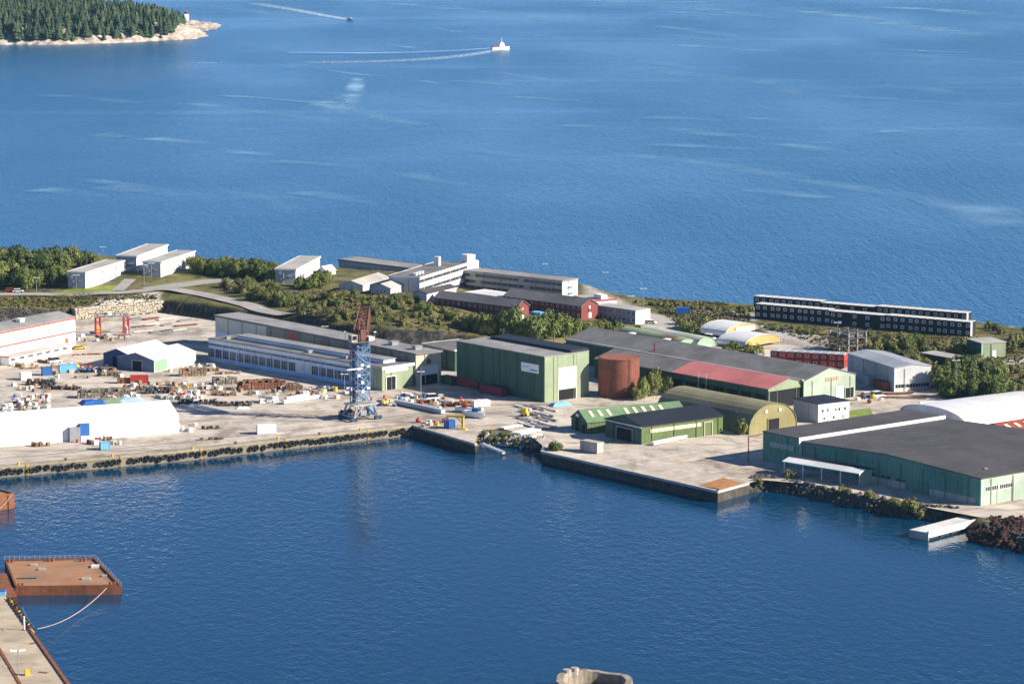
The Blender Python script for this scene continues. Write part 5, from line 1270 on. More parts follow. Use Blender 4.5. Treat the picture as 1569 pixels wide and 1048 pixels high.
for i, (x, y, rz, L_, W_, h_, ms, lb) in enumerate((
    (205, 600, 10, 5, 3, 1.6, nt + br, "dark gear pile below the bright red container"), (245, 612, -8, 8, 3, 1.3, [offwhite, gr[1], nt[1], white_p], "pale and dark mixed gear row by the tent roof end"), (300, 604, 6, 9, 3, 1.0, [offwhite, gr[1], br[1], white_p], "pale planks and boxes between the net rows"),
    (322, 606, -12, 7, 1.5, .9, rb, "low rust coloured row beyond the net rows"), (100, 566, 14, 8, 3, 1.5, br + [offwhite, red_dk], "brown and white gear near the light blue container"), (150, 577, 8, 8, 3, 1.4, br + gr, "brown bundle row before the yard tents"),
    (300, 570, 10, 8, 2.5, 1.3, br + [offwhite], "brown bundles at the workshop corner"), (330, 574, 10, 9, 2.5, .8, gr, "low beige plank stack at the workshop corner"), (405, 592, 12, 8, 2.5, 2.4, rb, "dark red stack against the tall red brown one"), (480, 600, 12, 7, 2.5, 1.5, [steel, offwhite, nt[1]], "grey bundled tubes under the workshop windows"),
    (20, 618, 15, 7, 3, 1.4, [offwhite, gr[1], steel, br[0]], "pale pipes and buckets in the open heap"), (42, 612, 12, 8, 3, 1.3, [offwhite, white_p, red_dk, nt[1]], "white and red gear in the open heap"), (30, 566, 18, 14, 1.2, .5, rb + gr, "low brown edging strip before the annex"), (112, 545, 14, 14, 1.5, .5, rb + gr, "low brown plank strip beside the white assembly hall"), (640, 619, 12, 6, 2.5, 1.2, [offwhite, nt[0], rb[0]], "mixed machine parts in the sunlit yard corner"), (705, 618, 8, 8, 3, .9, [mat("orange_goods", (.55, .26, .08), .8, .2, 1), rb[0], offwhite], "orange slabs in front of the red containers"))):
    pile("gear_pile", lb, x, y, rz, L_, W_, h_, ms, 50+i, jit=.8, cat="pile", drop=.2)
# beams and planks laid on the ground
def beam(label, p0, p1, w, h, m, name="beam", group=None, z=0):
    a, b = P(*p0), P(*p1); d = b - a; L = d.length
    r = empty(name, (a.x, a.y, GZ + z), math.atan2(d.y, d.x), label, "beam", group)
    MB().box(0, L, 0, w, .25, .25+h).build("body", m, r)
    for f in (.15, .85): MB().box(L*f-.15, L*f+.15, -.1, w+.1, 0, .25).build("bearer", MATS["pallet_wood"], r)
    return r
beam("long white beam lying beside the pipe rack", (436, 620), (490, 611), 1.6, 1.1, white_p)
beam("second long white beam behind the first on the open yard", (440, 614), (500, 603), 1.2, .9, offwhite)
beam("long low grey concrete beam across the yard towards the davit", (602, 619), (676, 635), 1.6, 1.3, mat("blue_grey_concrete", (.42, .44, .48), .8, .1, .5))
beam("white plank pile on the shore grass", (773, 659), (801, 654), 2.4, .5, white_p); beam("broad white plank stack beside the grass edge", (798, 668), (829, 661), 4, .6, white_p); beam("short white plank near the boulders", (816, 672), (831, 668), 1.4, .4, white_p)
for i in range(16):
    x, y = 789 + (i % 4)*13 + random.uniform(-4, 4), 624 + (i//4)*8.5 + random.uniform(-2, 2)
    beam("grey steel profile laid on the ground before the rooflight shed", (x, y), (x+18+random.uniform(0, 9), y+6+random.uniform(0, 2)), random.uniform(.5, 1.2), .35, steel if i % 3 else offwhite, "steel_profile", "steel profiles before the rooflight shed")
for i in range(12):
    x, y = 205 + (i % 4)*22 + random.uniform(-6, 6), 492 + (i//4)*9 + random.uniform(-2, 2)
    beam("flat steel plate lying in the plate yard behind the gantry", (x, y), (x+16+random.uniform(0, 20), y-3), random.uniform(1.0, 2.6), .2, [steel, rust, offwhite][i % 3], "steel_plate", "plates in the plate yard")
for i in range(7):
    x, y = 640 + i*9, 607 + i*2.1
    beam("white pipe lying in front of the shaded green hall", (x, y+random.uniform(-1, 4)), (x+12, y+3), .6, .4, white_p if i % 2 else ltblue_p, "pipe", "pipes before the green hall")
beam("rusty timber beams behind the long hall", (1330, 606), (1400, 604), 1.2, .4, rust); beam("second row of rusty beams before the grey hall", (1350, 610), (1420, 612), 1.0, .3, rust)
beam("long white mast section beside the navy roofed shed", (1002, 683), (1053, 672), 1.3, .9, white_p); beam("white pipe bundle behind the arched fabric hall", (1410, 620), (1460, 617), 1.2, .6, white_p)
# small loose things scattered in heaps
tub = shared("tub", lambda: MB().box(-.6, .6, -.5, .5, 0, .12).add([(-.55,-.45,.12),(.55,-.45,.12),(.55,.45,.12),(-.55,.45,.12),(-.65,-.55,.85),(.65,-.55,.85),(.65,.55,.85),(-.65,.55,.85)], [(0,1,5,4),(1,2,6,5),(2,3,7,6),(3,0,4,7),(4,5,6,7)]).mesh("fish_tub", mat("dirty_tub", (.60, .57, .50), .6, .25, 1.0)))
drum = {m_.name: shared(("drum", m_.name), lambda m_=m_: MB().cyl((0,0,0), .42, 1.0, 10).cyl((0,0,.48), .46, .08, 10).cyl((0,0,1.0), .46, .06, 10).mesh("drum", m_)) for m_ in (blue_p, red_p, rust, offwhite, yellow_p)}
buoy = {m_.name: shared(("buoy", m_.name), lambda m_=m_: MB().bar((0,0,0), (0,0,.5), .35, 10, .7).bar((0,0,.5), (0,0,1.0), .7, 10, .4).bar((0,0,1.0), (0,0,1.3), .12, 6).mesh("buoy", m_)) for m_ in (offwhite, yellow_p, rust, red_p)}
pal = shared("pal", lambda: MB().box(-.6, .6, -.5, .5, .1, .16).box(-.6, .6, -.5, -.4, 0, .1).box(-.6, .6, .4, .5, 0, .1).box(-.6, .6, -.05, .05, 0, .1).box(-.55, .5, -.45, .4, .16, .75).mesh("loaded_pallet", offwhite))
pal2 = shared("pal2", lambda: MB().box(-.6, .6, -.5, .5, .1, .16).box(-.6, .6, -.5, -.4, 0, .1).box(-.6, .6, .4, .5, 0, .1).box(-.55, .5, -.45, .4, .16, .9).mesh("loaded_pallet", br[1]))
def scatter(n, box, where, seed, weights=(5, 2, 2, 3, 3)):
    rnd = random.Random(seed)
    for i in range(n):
        px_, py_ = rnd.uniform(box[0], box[2]), rnd.uniform(box[1], box[3]); q = P(px_, py_)
        k = rnd.choices(range(5), weights)[0]
        if k == 0: nm, me, lb, ct = "fish_tub", tub, "white fish tub", "tub"
        elif k == 1: c_ = rnd.choice(list(drum)); nm, me, lb, ct = "drum", drum[c_], {"blue_paint": "blue", "red_paint": "red", "rusty_steel": "rusty", "offwhite_render": "cream", "yellow_paint": "yellow"}[c_] + " steel drum", "drum"
        elif k == 2: c_ = rnd.choice(list(buoy)); nm, me, lb, ct = "buoy", buoy[c_], {"offwhite_render": "cream", "yellow_paint": "yellow", "rusty_steel": "rusty", "red_paint": "red"}[c_] + " mooring buoy", "buoy"
        elif k == 3: nm, me, lb, ct = "loaded_pallet", pal, "cream loaded pallet", "pallet"
        else: nm, me, lb, ct = "loaded_pallet", pal2, "brown loaded pallet", "pallet"
        tag(link(nm, me, None, (q.x, q.y, GZ), rnd.uniform(0, 3), rnd.uniform(.9, 1.6)), "%s lying %s" % (lb, where), ct, "gear lying " + where)
scatter(34, (22, 606, 74, 629), "in the open heap above the storage tent", 31)
scatter(26, (84, 560, 186, 580), "around the light blue container", 32, (3, 2, 2, 3, 4))
scatter(40, (236, 594, 312, 612), "between the dark net rows", 33, (6, 1, 1, 5, 2))
scatter(26, (125, 606, 215, 613), "in front of the long grey stack", 34, (2, 1, 5, 3, 1))
scatter(18, (222, 560, 330, 570), "beside the white yard tents", 35)
scatter(10, (0, 622, 17, 634), "at the storage tent roof edge", 36, (1, 0, 0, 5, 0))
scatter(22, (440, 596, 545, 612), "along the workshop foot", 37, (4, 1, 1, 4, 3))
scatter(18, (560, 606, 660, 622), "between crane and green gable", 38, (3, 3, 1, 3, 2))
scatter(20, (645, 605, 740, 632), "before the shaded containers", 39, (3, 2, 2, 3, 3))
scatter(14, (112, 672, 185, 682), "along the storage tent foot by the porch", 40, (1, 4, 1, 1, 3))
scatter(10, (640, 646, 684, 656), "on the short black quay", 41, (2, 2, 1, 2, 2))
scatter(12, (1300, 606, 1360, 618), "behind the mint gable", 42, (3, 1, 1, 3, 3))
scatter(14, (115, 515, 205, 524), "around the gantry feet", 43, (3, 1, 1, 3, 3))
scatter(12, (20, 560, 110, 566), "before the assembly hall annex", 44, (1, 0, 1, 2, 3))
scatter(8, (270, 651, 300, 662), "at the storage tent corner", 45, (2, 2, 0, 2, 1))
scatter(30, (190, 588, 330, 600), "around the bright red container", 46, (2, 0, 1, 3, 7)); scatter(24, (330, 596, 440, 606), "before the tall red brown stack", 47, (2, 0, 0, 3, 7)); scatter(18, (20, 585, 115, 602), "along the dark gear row", 48, (2, 0, 1, 3, 6))
# tarpaulins
def tarp(label, px_, py_, L, W_, h, m, rz):
    q = P(px_, py_); n = 7; vs = []
    for j in range(n):
        for i in range(n):
            u, v = i/(n-1), j/(n-1); e = min(u, 1-u, v, 1-v); vs.append(((u-.5)*L, (v-.5)*W_, min(1, e*5)*h*(.8+.3*mnoise.noise(Vector((u*4, v*4, px_)))) + .03))
    o = MB().add(vs, [(j*n+i, j*n+i+1, (j+1)*n+i+1, (j+1)*n+i) for j in range(n-1) for i in range(n-1)]).build("tarpaulin", m); o.location = (q.x, q.y, GZ); o.rotation_euler.z = math.radians(rz)
    return tag(o, label, "tarpaulin")
tarp("blue tarpaulin in the shade beside the green one behind the storage tent", 143, 618, 9, 7, 1.6, blue_p, 20); tarp("green tarpaulin between two blue covers behind the storage tent", 168, 616, 9, 7, 1.6, mat("green_canvas", (.20, .27, .17), .7, .1, .5), 20); tarp("light blue cover by the tent ridge", 198, 614, 10, 7, 1.3, mat("faded_blue_canvas", (.36, .52, .62), .7, .1, .5), 20)
tarp("bright blue tarpaulin behind the rooflight shed gable", 858, 621, 8, 4, 1.4, ltblue_p, 30); tarp("blue tarpaulin heap at the yard tents", 252, 563, 4, 3, 1.5, blue_p, 0); tarp("white sheeted load near the net row", 298, 622, 5, 2.5, .8, white_p, 5); tarp("white covered load at the end of the net row", 372, 626, 4.5, 2.2, .8, white_p, 8); tarp("blue tarpaulin roof between the red barracks", 823, 483, 9, 5, 1.5, ltblue_p, -45).location = G(823, 488) + Vector((0, 0, 1.5))
# davit, boats ashore
q = P(709, 658); r = empty("davit", (q.x, q.y, GZ), math.radians(165), "yellow davit crane leaning over the short black quay", "crane")
MB().box(-1.2, 1.2, -.9, .9, 0, .4).build("foot", yellow_p, r); MB().box(-.35, .35, -.35, .35, .4, 4.2).build("column", yellow_p, r); MB().box(-.5, 5.4, -.3, .3, 3.9, 4.5).build("arm", yellow_p, r); MB().bar((.3, 0, 2.2), (2.2, 0, 4), .14).build("brace", yellow_p, r); MB().bar((5.1, 0, 4), (5.1, 0, 2.2), .05).build("hoist", steel, r)
def boat(label, px_, py_, L, rz, hm, cm, z=.9, water_=False):
    q = P(px_, py_, 0 if water_ else GZ); r = empty("boat", (q.x, q.y, (.3 if water_ else GZ + z)), math.radians(rz), label, "boat")
    hull(MB(), L, L*.3, L*.13, -L*.08).build("hull", hm, r); MB().box(-L*.1, L*.2, -L*.1, L*.1, L*.13, L*.26).build("cabin", cm, r); MB().box(L*.2, L*.21, -L*.09, L*.09, L*.17, L*.24).build("window", glass, r)
    if not water_:
        for x in (-L*.25, L*.2): MB().box(x-.15, x+.15, -L*.13, L*.13, -z, -L*.06).build("cradle", steel, r)
boat("white motor boat on cradles beside the yellow davit", 728, 640, 8.5, -38, white_p, blue_p, 1.0)
boat("red striped white boat on land behind the davit", 712, 632, 7, -40, white_p, red_p, .9)
boat("small white rowing boat floating at the boulders", 801, 686, 3.2, 60, offwhite, offwhite, 0, True)
q = P(735, 678); r = empty("gangway", (q.x, q.y, 2.6), math.radians(-35), "white sloping gangway from the quay corner to the water", "gangway")
o = MB().box(0, 9, 0, 1.4, -.15, 0).build("deck", offwhite, r); o2 = MB().box(0, 9, -.05, .05, 0, .5).build("rail", white_p, r); o3 = MB().box(0, 9, 1.35, 1.45, 0, .5).build("rail", white_p, r)
for x in (o, o2, o3): x.rotation_euler.y = math.radians(13)
q = P(804, 638); r = empty("forklift", (q.x, q.y, GZ), math.radians(150), "yellow forklift standing among the steel profiles", "forklift")
MB().box(-1.3, 1.0, -.7, .7, .45, 1.4).build("body", yellow_p, r); MB().box(-.8, .6, -.6, .6, 1.4, 2.7).build("cab", yellow_p, r); MB().box(.6, .66, -.5, .5, 1.6, 2.5).build("window", glass, r)
for s in (-.4, .4): MB().box(1.1, 1.3, s-.1, s+.1, .1, 3.2).build("mast", steel, r); MB().box(1.3, 2.4, s-.08, s+.08, .15, .25).build("fork", steel, r)
for x in (-.9, .7):
    for y in (-.7, .7): MB().bar((x, y-.15, .42), (x, y+.15, .42), .42, 10).build("wheel", tyre_m, r)
# pipe gallows by the warehouse and rusty plate on the quay end
q = P(1146.5, 709); r = empty("gallows", (q.x, q.y, GZ), math.radians(28), "rusty gallows arm reaching to the warehouse corner", "post"); MB().bar((0,0,0), (0,0,8.2), .2).build("post", rust, r); MB().bar((0,0,8.1), (5,0,8.4), .16).build("arm", rust, r); MB().box(-.6, .6, -.6, .6, 0, .3).build("foot", concrete, r)
pl = WP([(1070, 745, GZ), (1105, 751, GZ), (1138, 742, GZ), (1108, 733, GZ)])
fill(pl, GZ + .28, "rusty_plate", mat("orange_rust", (.42, .20, .075), .9, .3, .5)); tag(bpy.data.objects["rusty_plate"], "orange rusty steel plate at the outer quay corner", "plate")

# cars
car_glass = mat("car_glass", (.02, .025, .03), .1, .05, .5)
def car(label, px_, py_, rz, m, ground=None, van=False):
    q = G(px_, py_) if ground else P(px_, py_); r = empty("van" if van else "car", q, math.radians(rz), label, "van" if van else "car", None)
    L, w = (5.2, 1.95) if van else (4.4, 1.8); h1, h2 = (1.1, 2.3) if van else (.85, 1.45)
    MB().yprism([(-L/2, .35), (L/2, .35), (L/2+.05, .65), (L*.28, h1), (-L/2, h1)], -w/2, w/2).build("body", m, r)
    MB().yprism([(-L*.48, h1), (L*.3, h1), (L*.16, h2-.08), (-L*.42, h2-.08)], -w/2+.1, w/2-.1).build("window_band", car_glass, r)
    MB().yprism([(-L*.43, h2-.08), (L*.17, h2-.08), (L*.13, h2), (-L*.4, h2)], -w/2+.08, w/2-.08).build("roof", m, r)
    for x in (-L*.31, L*.31):
        for y in (-w/2+.1, w/2-.1): MB().bar((x, y-.12, .33), (x, y+.12, .33), .33, 10).build("wheel", tyre_m, r)
    for y in (-.6, .6): MB().box(L/2-.02, L/2+.06, y-.18, y+.18, .55, .72).build("headlight", white_p, r)
car("white car under the trees beside the terrace road", 28, 448, 5, white_p, True); car("red car under the trees near the lamp post", 16, 447, 5, red_p, True); car("dark car beside the bushes at the turning area", 340, 441, 80, red_dk, True)
car("white van between the bushes and the arched hall", 1088, 521, -40, white_p, True, True); car("white pickup parked next to the white van", 1096, 525, -40, white_p, True); car("dark car on the gravel before the dark modules", 1205, 508, 30, nt[1], True); car("white car at the end of the module office", 997, 496, -20, white_p, True)
car("white van in front of the assembly hall", 84, 556, 40, white_p, False, True); car("yellow loader beside the assembly hall corner", 122, 535, 40, yellow_p); car("white car in the shade of the mint gable", 1330, 607, 20, white_p); car("white van below the mint gable", 1345, 609, 30, white_p, False, True); car("white car behind the long hall roof end", 873, 530, 20, white_p, True); car("dark car on the gravel by the sea", 1116, 484, 10, nt[0], True); car("white van beside the tank wagon scrap", 664, 613, 20, white_p, False, True); car("white van behind the green hall", 720, 522, 0, white_p, True, True)

# lamp posts
def lamp(px_, py_, h, label, rz=0.0, z=None):
    q = G(px_, py_) if z is None else P(px_, py_, z); r = empty("lamp_post", q, rz, label, "lamp post", None)
    MB().bar((0,0,-.5), (0,0,h), .13, 6, .08).build("pole", steel, r)
    for s in (-1, 1): MB().rbox((s*.75, 0, h+.05), (1.2, .5, .22)).build("lamp_head", white_p, r)
for a in ((56, 447, 5.6, "lamp post before the grove at the terrace road"), (117, 443, 5.6, "lamp post at the grey end of the road side barrack"), (77, 408, 7, "lamp post standing inside the grove"), (158, 400, 6.5, "lamp post between the grove and the shore barrack"), (232, 426, 6, "lamp post at the grey end of the bank barrack"), (221, 438, 8.5, "tall lamp post by the drive of the barracks"),
          (928, 440, 6.5, "lamp post on the gravel shore beyond the office"), (986, 473, 8, "tall lamp post behind the white module office"), (967, 469, 4, "short lamp post beside the shore scrub"), (1464, 606, 12, "tall thin mast in front of the dense trees"), (498, 507, 4.5, "lamp post behind the main hall roof"), (835, 420, 4.5, "lamp post rising behind the office wing"), (1283, 540, 11, "thin mast rising beside the steel frame tower")): lamp(*a)
lamp(645, 603, 7.5, "floodlight post beside the green gable door"); lamp(528, 600, 6, "lamp post before the workshop windows")
# ------------------------------------------------------------------ vegetation
def leaf_mat(name, col, col2):
    m = bpy.data.materials.new(name); m.use_nodes = True; n, l = m.node_tree.nodes, m.node_tree.links
    b = n["Principled BSDF"]; b.inputs["Roughness"].default_value = .75; b.inputs["Specular IOR Level"].default_value = .2
    oi = n.new("ShaderNodeObjectInfo"); tc = n.new("ShaderNodeTexCoord"); no = n.new("ShaderNodeTexNoise"); no.inputs["Scale"].default_value = 1.2; l.new(tc.outputs["Object"], no.inputs["Vector"])
    ad = n.new("ShaderNodeMath"); ad.operation = 'MULTIPLY_ADD'; ad.inputs[1].default_value = .6; l.new(oi.outputs["Random"], ad.inputs[0]); 
    sc = n.new("ShaderNodeMath"); sc.operation = 'MULTIPLY'; sc.inputs[1].default_value = .5; l.new(no.outputs[0], sc.inputs[0]); l.new(sc.outputs[0], ad.inputs[2])
    r = n.new("ShaderNodeValToRGB"); r.color_ramp.elements[0].color = (*col, 1); r.color_ramp.elements[1].color = (*col2, 1); r.color_ramp.elements[0].position = .15; r.color_ramp.elements[1].position = .85
    l.new(ad.outputs[0], r.inputs[0]); l.new(r.outputs[0], b.inputs["Base Color"]); return m
leaf_a = leaf_mat("birch_leaves", (.03, .058, .015), (.17, .19, .05)); leaf_b = leaf_mat("scrub_leaves", (.042, .066, .02), (.21, .195, .065)); leaf_c = leaf_mat("spruce_needles", (.025, .045, .02), (.06, .085, .035))
cover_m = mat("heather", (.075, .085, .028), .95, .3, .12, col2=(.20, .155, .075), mix=.5, patch=.35)
bark = mat("bark", (.10, .08, .06), .95, .3, 2.0)
def crown_mesh(seed, leaves, lobes, flat, m, size):
    """uneven crown: leaf sized faces over several lobes round a leafy core"""
    rnd = random.Random(seed); mb = MB(); L = []
    for i in range(lobes):
        a = rnd.uniform(0, 6.28); rr = rnd.uniform(.15, .62); L.append((Vector((rr*math.cos(a), rr*math.sin(a), rnd.uniform(.28, .78 if not flat else .5))), rnd.uniform(.26, .46)))
    L.append((Vector((0, 0, .5)), .5))
    bm = bmesh.new()
    for c, r in L:
        g = bmesh.ops.create_icosphere(bm, subdivisions=1, radius=r*.72, matrix=Matrix.Translation(c))
    for v in bm.verts: v.co += Vector((rnd.uniform(-.06,.06), rnd.uniform(-.06,.06), rnd.uniform(-.06,.06)))
    mb.add([v.co.copy() for v in bm.verts], [tuple(v.index for v in f.verts) for f in bm.faces]) if (bm.verts.index_update() or True) else None
    bm.free()
    for i in range(leaves):
        c, r = L[rnd.randrange(len(L))]; d = Vector((rnd.gauss(0,1), rnd.gauss(0,1), rnd.gauss(.25,1))).normalized(); p = c + d*r*rnd.uniform(.75, 1.12)
        if p.z < .06: continue
        nrm = (d + Vector((rnd.uniform(-.8,.8), rnd.uniform(-.8,.8), rnd.uniform(-.3,.8)))).normalized(); u = nrm.orthogonal().normalized(); u = Matrix.Rotation(rnd.uniform(0, 6), 3, nrm) @ u; w = nrm.cross(u); s = size*rnd.uniform(.6, 1.3)
        mb.add([p - u*s, p + w*s*.7, p + u*s, p - w*s*.7], [(0,1,2,3)])
    return mb.mesh("crown", m)
def spruce_mesh(seed, m):
    rnd = random.Random(seed); mb = MB()
    for lv in range(11):
        z = .12 + lv*.08; R = .30*(1-lv/11.5)+.02; k = 9
        for i in range(k):
            a = 2*math.pi*i/k + rnd.uniform(-.3,.3) + lv; r = R*rnd.uniform(.7, 1.15); d = Vector((math.cos(a), math.sin(a), 0)); s = Vector((-d.y, d.x, 0))*r*.38; t = Vector((0,0,z+.07)); e = d*r + Vector((0,0,z-.05*r*4+rnd.uniform(-.02,.02)))
            mb.add([t, e*.6 + t*.4*0 + s + Vector((0,0,z*.4)), e, e*.6 - s + Vector((0,0,z*.4))], [(0,1,2,3)])
    return mb.mesh("crown", m)
CR = {"birch": [crown_mesh(i, 1000, 8, False, leaf_a, .07) for i in range(5)], "bush": [crown_mesh(20+i, 520, 6, True, leaf_b, .085) for i in range(5)], "green": [crown_mesh(40+i, 560, 6, True, leaf_a, .085) for i in range(3)], "spruce": [spruce_mesh(60+i, leaf_c) for i in range(3)]}
TR = MB().bar((0,0,-.1), (.02,.01,.45), .035, 6, .022).bar((.02,.01,.4), (.2,.05,.62), .015, 5, .008).bar((.02,.01,.42), (-.15,.12,.66), .015, 5, .008).bar((.02,.01,.45), (.0,-.12,.75), .016, 5, .006).mesh("trunk", bark)
ST = MB().bar((0,0,-.1), (0,0,.95), .02, 6, .004).mesh("trunk", bark)
vr = random.Random(77)
def tree(px_, py_, h, kind, label, group, wide=1.0, q=None):
    q = G(px_, py_) if q is None else q
    if kind in ("bush", "green"):
        BUSH.append((h*h*wide, vr.choice(CR[kind]), (q.x, q.y, q.z - .15), vr.uniform(0, 6), (h*wide*vr.uniform(.75, 1.1), h*wide*vr.uniform(.75, 1.1), h*1.0), label, group))
        return None
    r = link("spruce_tree" if kind == "spruce" else "tree", None, None, (q.x, q.y, q.z), vr.uniform(0, 6)); r.empty_display_size = .5; wd = wide*vr.uniform(.78, 1.28); r.scale = (h*wd, h*wd*vr.uniform(.85, 1.15), h); r.rotation_euler.x = vr.uniform(-.07, .07)
    tag(r, label, "tree", group)
    link("trunk", ST if kind == "spruce" else TR, r); link("crown", vr.choice(CR[kind]), r, (0, 0, 0 if kind == "spruce" else .05))
    return r
PLACED = []; BUSH = []
def grove(poly, n, hmin, hmax, kinds, label, group, gap=2.0, wide=.55):
    xs = [p[0] for p in poly]; ys = [p[1] for p in poly]; k = t = 0
    pa = [Vector((p[0], p[1], 0)) for p in poly]
    while k < n and t < n*30:
        t += 1; x, y = vr.uniform(min(xs), max(xs)), vr.uniform(min(ys), max(ys))
        if sdist(pa, np.array([x]), np.array([y]))[0] < 0: continue
        q = G(x, y)
        if q.z < 1.2: continue
        if any((q.x-a)**2 + (q.y-b)**2 < gap*gap for a, b in PLACED[-160:]): continue
        PLACED.append((q.x, q.y)); kd = vr.choice(kinds); k += 1; hh = vr.uniform(hmin, hmax); lb = label[kd] if isinstance(label, dict) else label
        if not {"low", "tall", "big", "small"} & set(lb.split()): lb = ("small ", "middling ", "tall ")[min(2, int(3*(hh-hmin)/(hmax-hmin)))] + lb
        tree(x, y, hh, kd, lb, group, wide, q)
g1 = "trees of the grove at the terrace road"
grove([(-25, 400), (60, 392), (140, 396), (178, 402), (150, 412), (100, 420), (105, 440), (40, 446), (-25, 445)], 72, 5, 9.5, ["birch", "birch", "spruce"], {"birch": "leafy green tree in the grove before the road side barrack", "spruce": "dark pointed spruce in the grove before the road side barrack"}, g1, 2.6, .62)
grove([(60, 393), (200, 392), (200, 399), (60, 402)], 26, 6, 9, ["birch", "spruce"], {"birch": "leafy tree on the shore behind the grove", "spruce": "dark spruce on the shore behind the grove"}, "shore trees behind the grove", 3, .55)
grove([(300, 399), (340, 400), (425, 408), (428, 432), (385, 428), (335, 424), (300, 418)], 80, 4, 6.5, ["birch", "green", "green"], {"birch": "round leafy tree in the thicket beside the lone barrack", "green": "dense green bush in the thicket beside the lone barrack"}, "thicket beside the lone barrack", 2.0, .8)
grove([(345, 440), (385, 434), (425, 445), (450, 470), (420, 470), (370, 455)], 42, 3, 5, ["bush", "green"], "dark green bush on the rock above the sloping road", "bushes above the sloping road", 2.2, .75)
grove([(455, 432), (500, 428), (505, 440), (460, 446)], 9, 3.5, 5.5, ["birch", "green"], {"birch": "leafy tree in front of the lone barrack", "green": "green bush in front of the lone barrack"}, "growth before the lone barrack", 2.4, .7)
grove([(515, 410), (560, 411), (608, 418), (600, 424), (570, 422), (520, 420)], 22, 4.5, 7, ["birch", "birch", "spruce"], {"birch": "leafy tree behind the white cabins", "spruce": "dark spruce behind the white cabins"}, "trees behind the white cabins", 3, .6)
grove([(440, 462), (500, 450), (560, 456), (640, 462), (700, 485), (770, 505), (700, 503), (600, 498), (500, 492), (455, 482)], 95, 1.2, 3.8, ["bush", "bush", "green"], "low scrub bush on the rocky knoll", "scrub on the rocky knoll", 2.0, .85)
grove([(690, 488), (770, 500), (800, 520), (770, 520), (720, 506)], 38, 3, 5.5, ["green", "green", "bush"], "tall scrub bush on the slope below the red barrack", "scrub below the red barrack", 2.2, .7)
for x, y, h in ((783, 517, 10.5), (848, 522, 10), (866, 520, 8.0), (818, 526, 8.5), (760, 514, 6), (800, 520, 6.5), (742, 508, 6), (835, 518, 8), (770, 512, 7), (725, 503, 5), (808, 516, 7), (858, 516, 7.5), (880, 516, 6)): tree(x, y, h, "birch", "big leafy tree in front of the red barracks", "big trees before the red barracks", .6)
grove([(880, 498), (920, 500), (985, 506), (985, 513), (930, 512), (880, 515)], 26, 2.2, 4, ["bush", "green"], "bush in the strip between red barracks and long hall", "bushes before the long hall", 2, .8)
grove([(1042, 500), (1085, 496), (1098, 507), (1075, 515), (1045, 512)], 12, 4, 5.5, ["green", "bush"], "round bush beside the gravel and the arched halls", "bushes beside the arched halls", 2.4, .75)
grove([(1105, 540), (1135, 535), (1165, 541), (1160, 548), (1115, 548)], 10, 3.4, 4.6, ["green", "bush"], "bush in front of the yellow ended arched hall", "bushes before the yellow ended hall", 2.2, .8)
grove([(1150, 498), (1260, 509), (1260, 515), (1165, 504)], 22, 1.2, 2.4, ["bush", "green"], "low bush along the dark module wall", "bushes along the dark modules", 1.6, .9)
grove([(1325, 516), (1480, 530), (1480, 545), (1420, 540), (1430, 575), (1390, 560), (1325, 535)], 52, 2.4, 4.8, ["bush", "bush", "green"], "scrub bush between dark modules and grey hall", "scrub between modules and grey hall", 2.4, .8)
grove([(1432, 588), (1470, 575), (1540, 590), (1548, 612), (1500, 618), (1440, 612)], 30, 5, 7.5, ["birch", "green", "birch"], {"birch": "tall dark leafy tree in the dense clump beside the grey hall", "green": "dense bush in the clump beside the grey hall"}, "dense clump beside the grey hall", 2.8, .7)
grove([(1490, 552), (1535, 556), (1560, 575), (1500, 575)], 14, 2.5, 4, ["bush", "green"], "bush below the square green hut", "bushes below the green hut", 2.2, .8)
grove([(1505, 500), (1600, 503), (1600, 545), (1545, 540), (1540, 515)], 24, 2, 4.6, ["bush", "green"], "bush on the shore beside the green hut", "bushes beside the green hut", 2.6, .8)
grove([(1555, 565), (1600, 570), (1600, 615), (1560, 605)], 14, 1.5, 3.5, ["bush"], "scrub bush on the stony ground by the arched fabric hall", "scrub by the arched fabric hall", 2.4, .85)
grove([(940, 446), (1000, 463), (1150, 474), (1150, 480), (1000, 470), (945, 456)], 46, 1, 2.4, ["bush", "green", "bush"], "low bush on the rocky outer shore", "bushes on the outer shore", 2, 1.0)
grove([(-10, 458), (110, 460), (235, 455), (235, 460), (120, 470), (-10, 474)], 60, .8, 1.8, ["bush", "bush", "green"], "low weed bush on the bank above the retaining wall", "weeds above the retaining wall", 1.5, 1.0)
for x, y, h in ((987, 611, 6.2), (1006, 607, 8.2), (1020, 606, 6.0), (975, 613, 4)): tree(x, y, h, "birch", "leafy tree beside the rusty tank", "trees beside the rusty tank", .55)
grove([(1025, 620), (1075, 612), (1085, 622), (1035, 628)], 9, 3, 4.6, ["green", "birch"], {"green": "bush between the sheds and the arched hut", "birch": "small tree between the sheds and the arched hut"}, "growth between sheds and hut", 2, .7)
grove([(1112, 650), (1138, 648), (1140, 666), (1115, 662)], 7, 4, 5.4, ["green", "birch"], {"green": "dark bush against the arched olive hut", "birch": "small tree against the arched olive hut"}, "growth against the olive hut", 1.8, .65)
grove([(738, 662), (790, 668), (822, 677), (800, 682), (745, 676)], 34, .7, 1.8, ["bush", "green"], "weed bush among the boulders between the quays", "weeds among the boulders", 1.1, 1.0)
for x, y, h in ((850, 690, 3.4), (846, 687, 2.6), (858, 689, 2.4)): tree(x, y, h, "green", "bush at the broken end of the long black quay", "bushes at the broken quay end", .8)
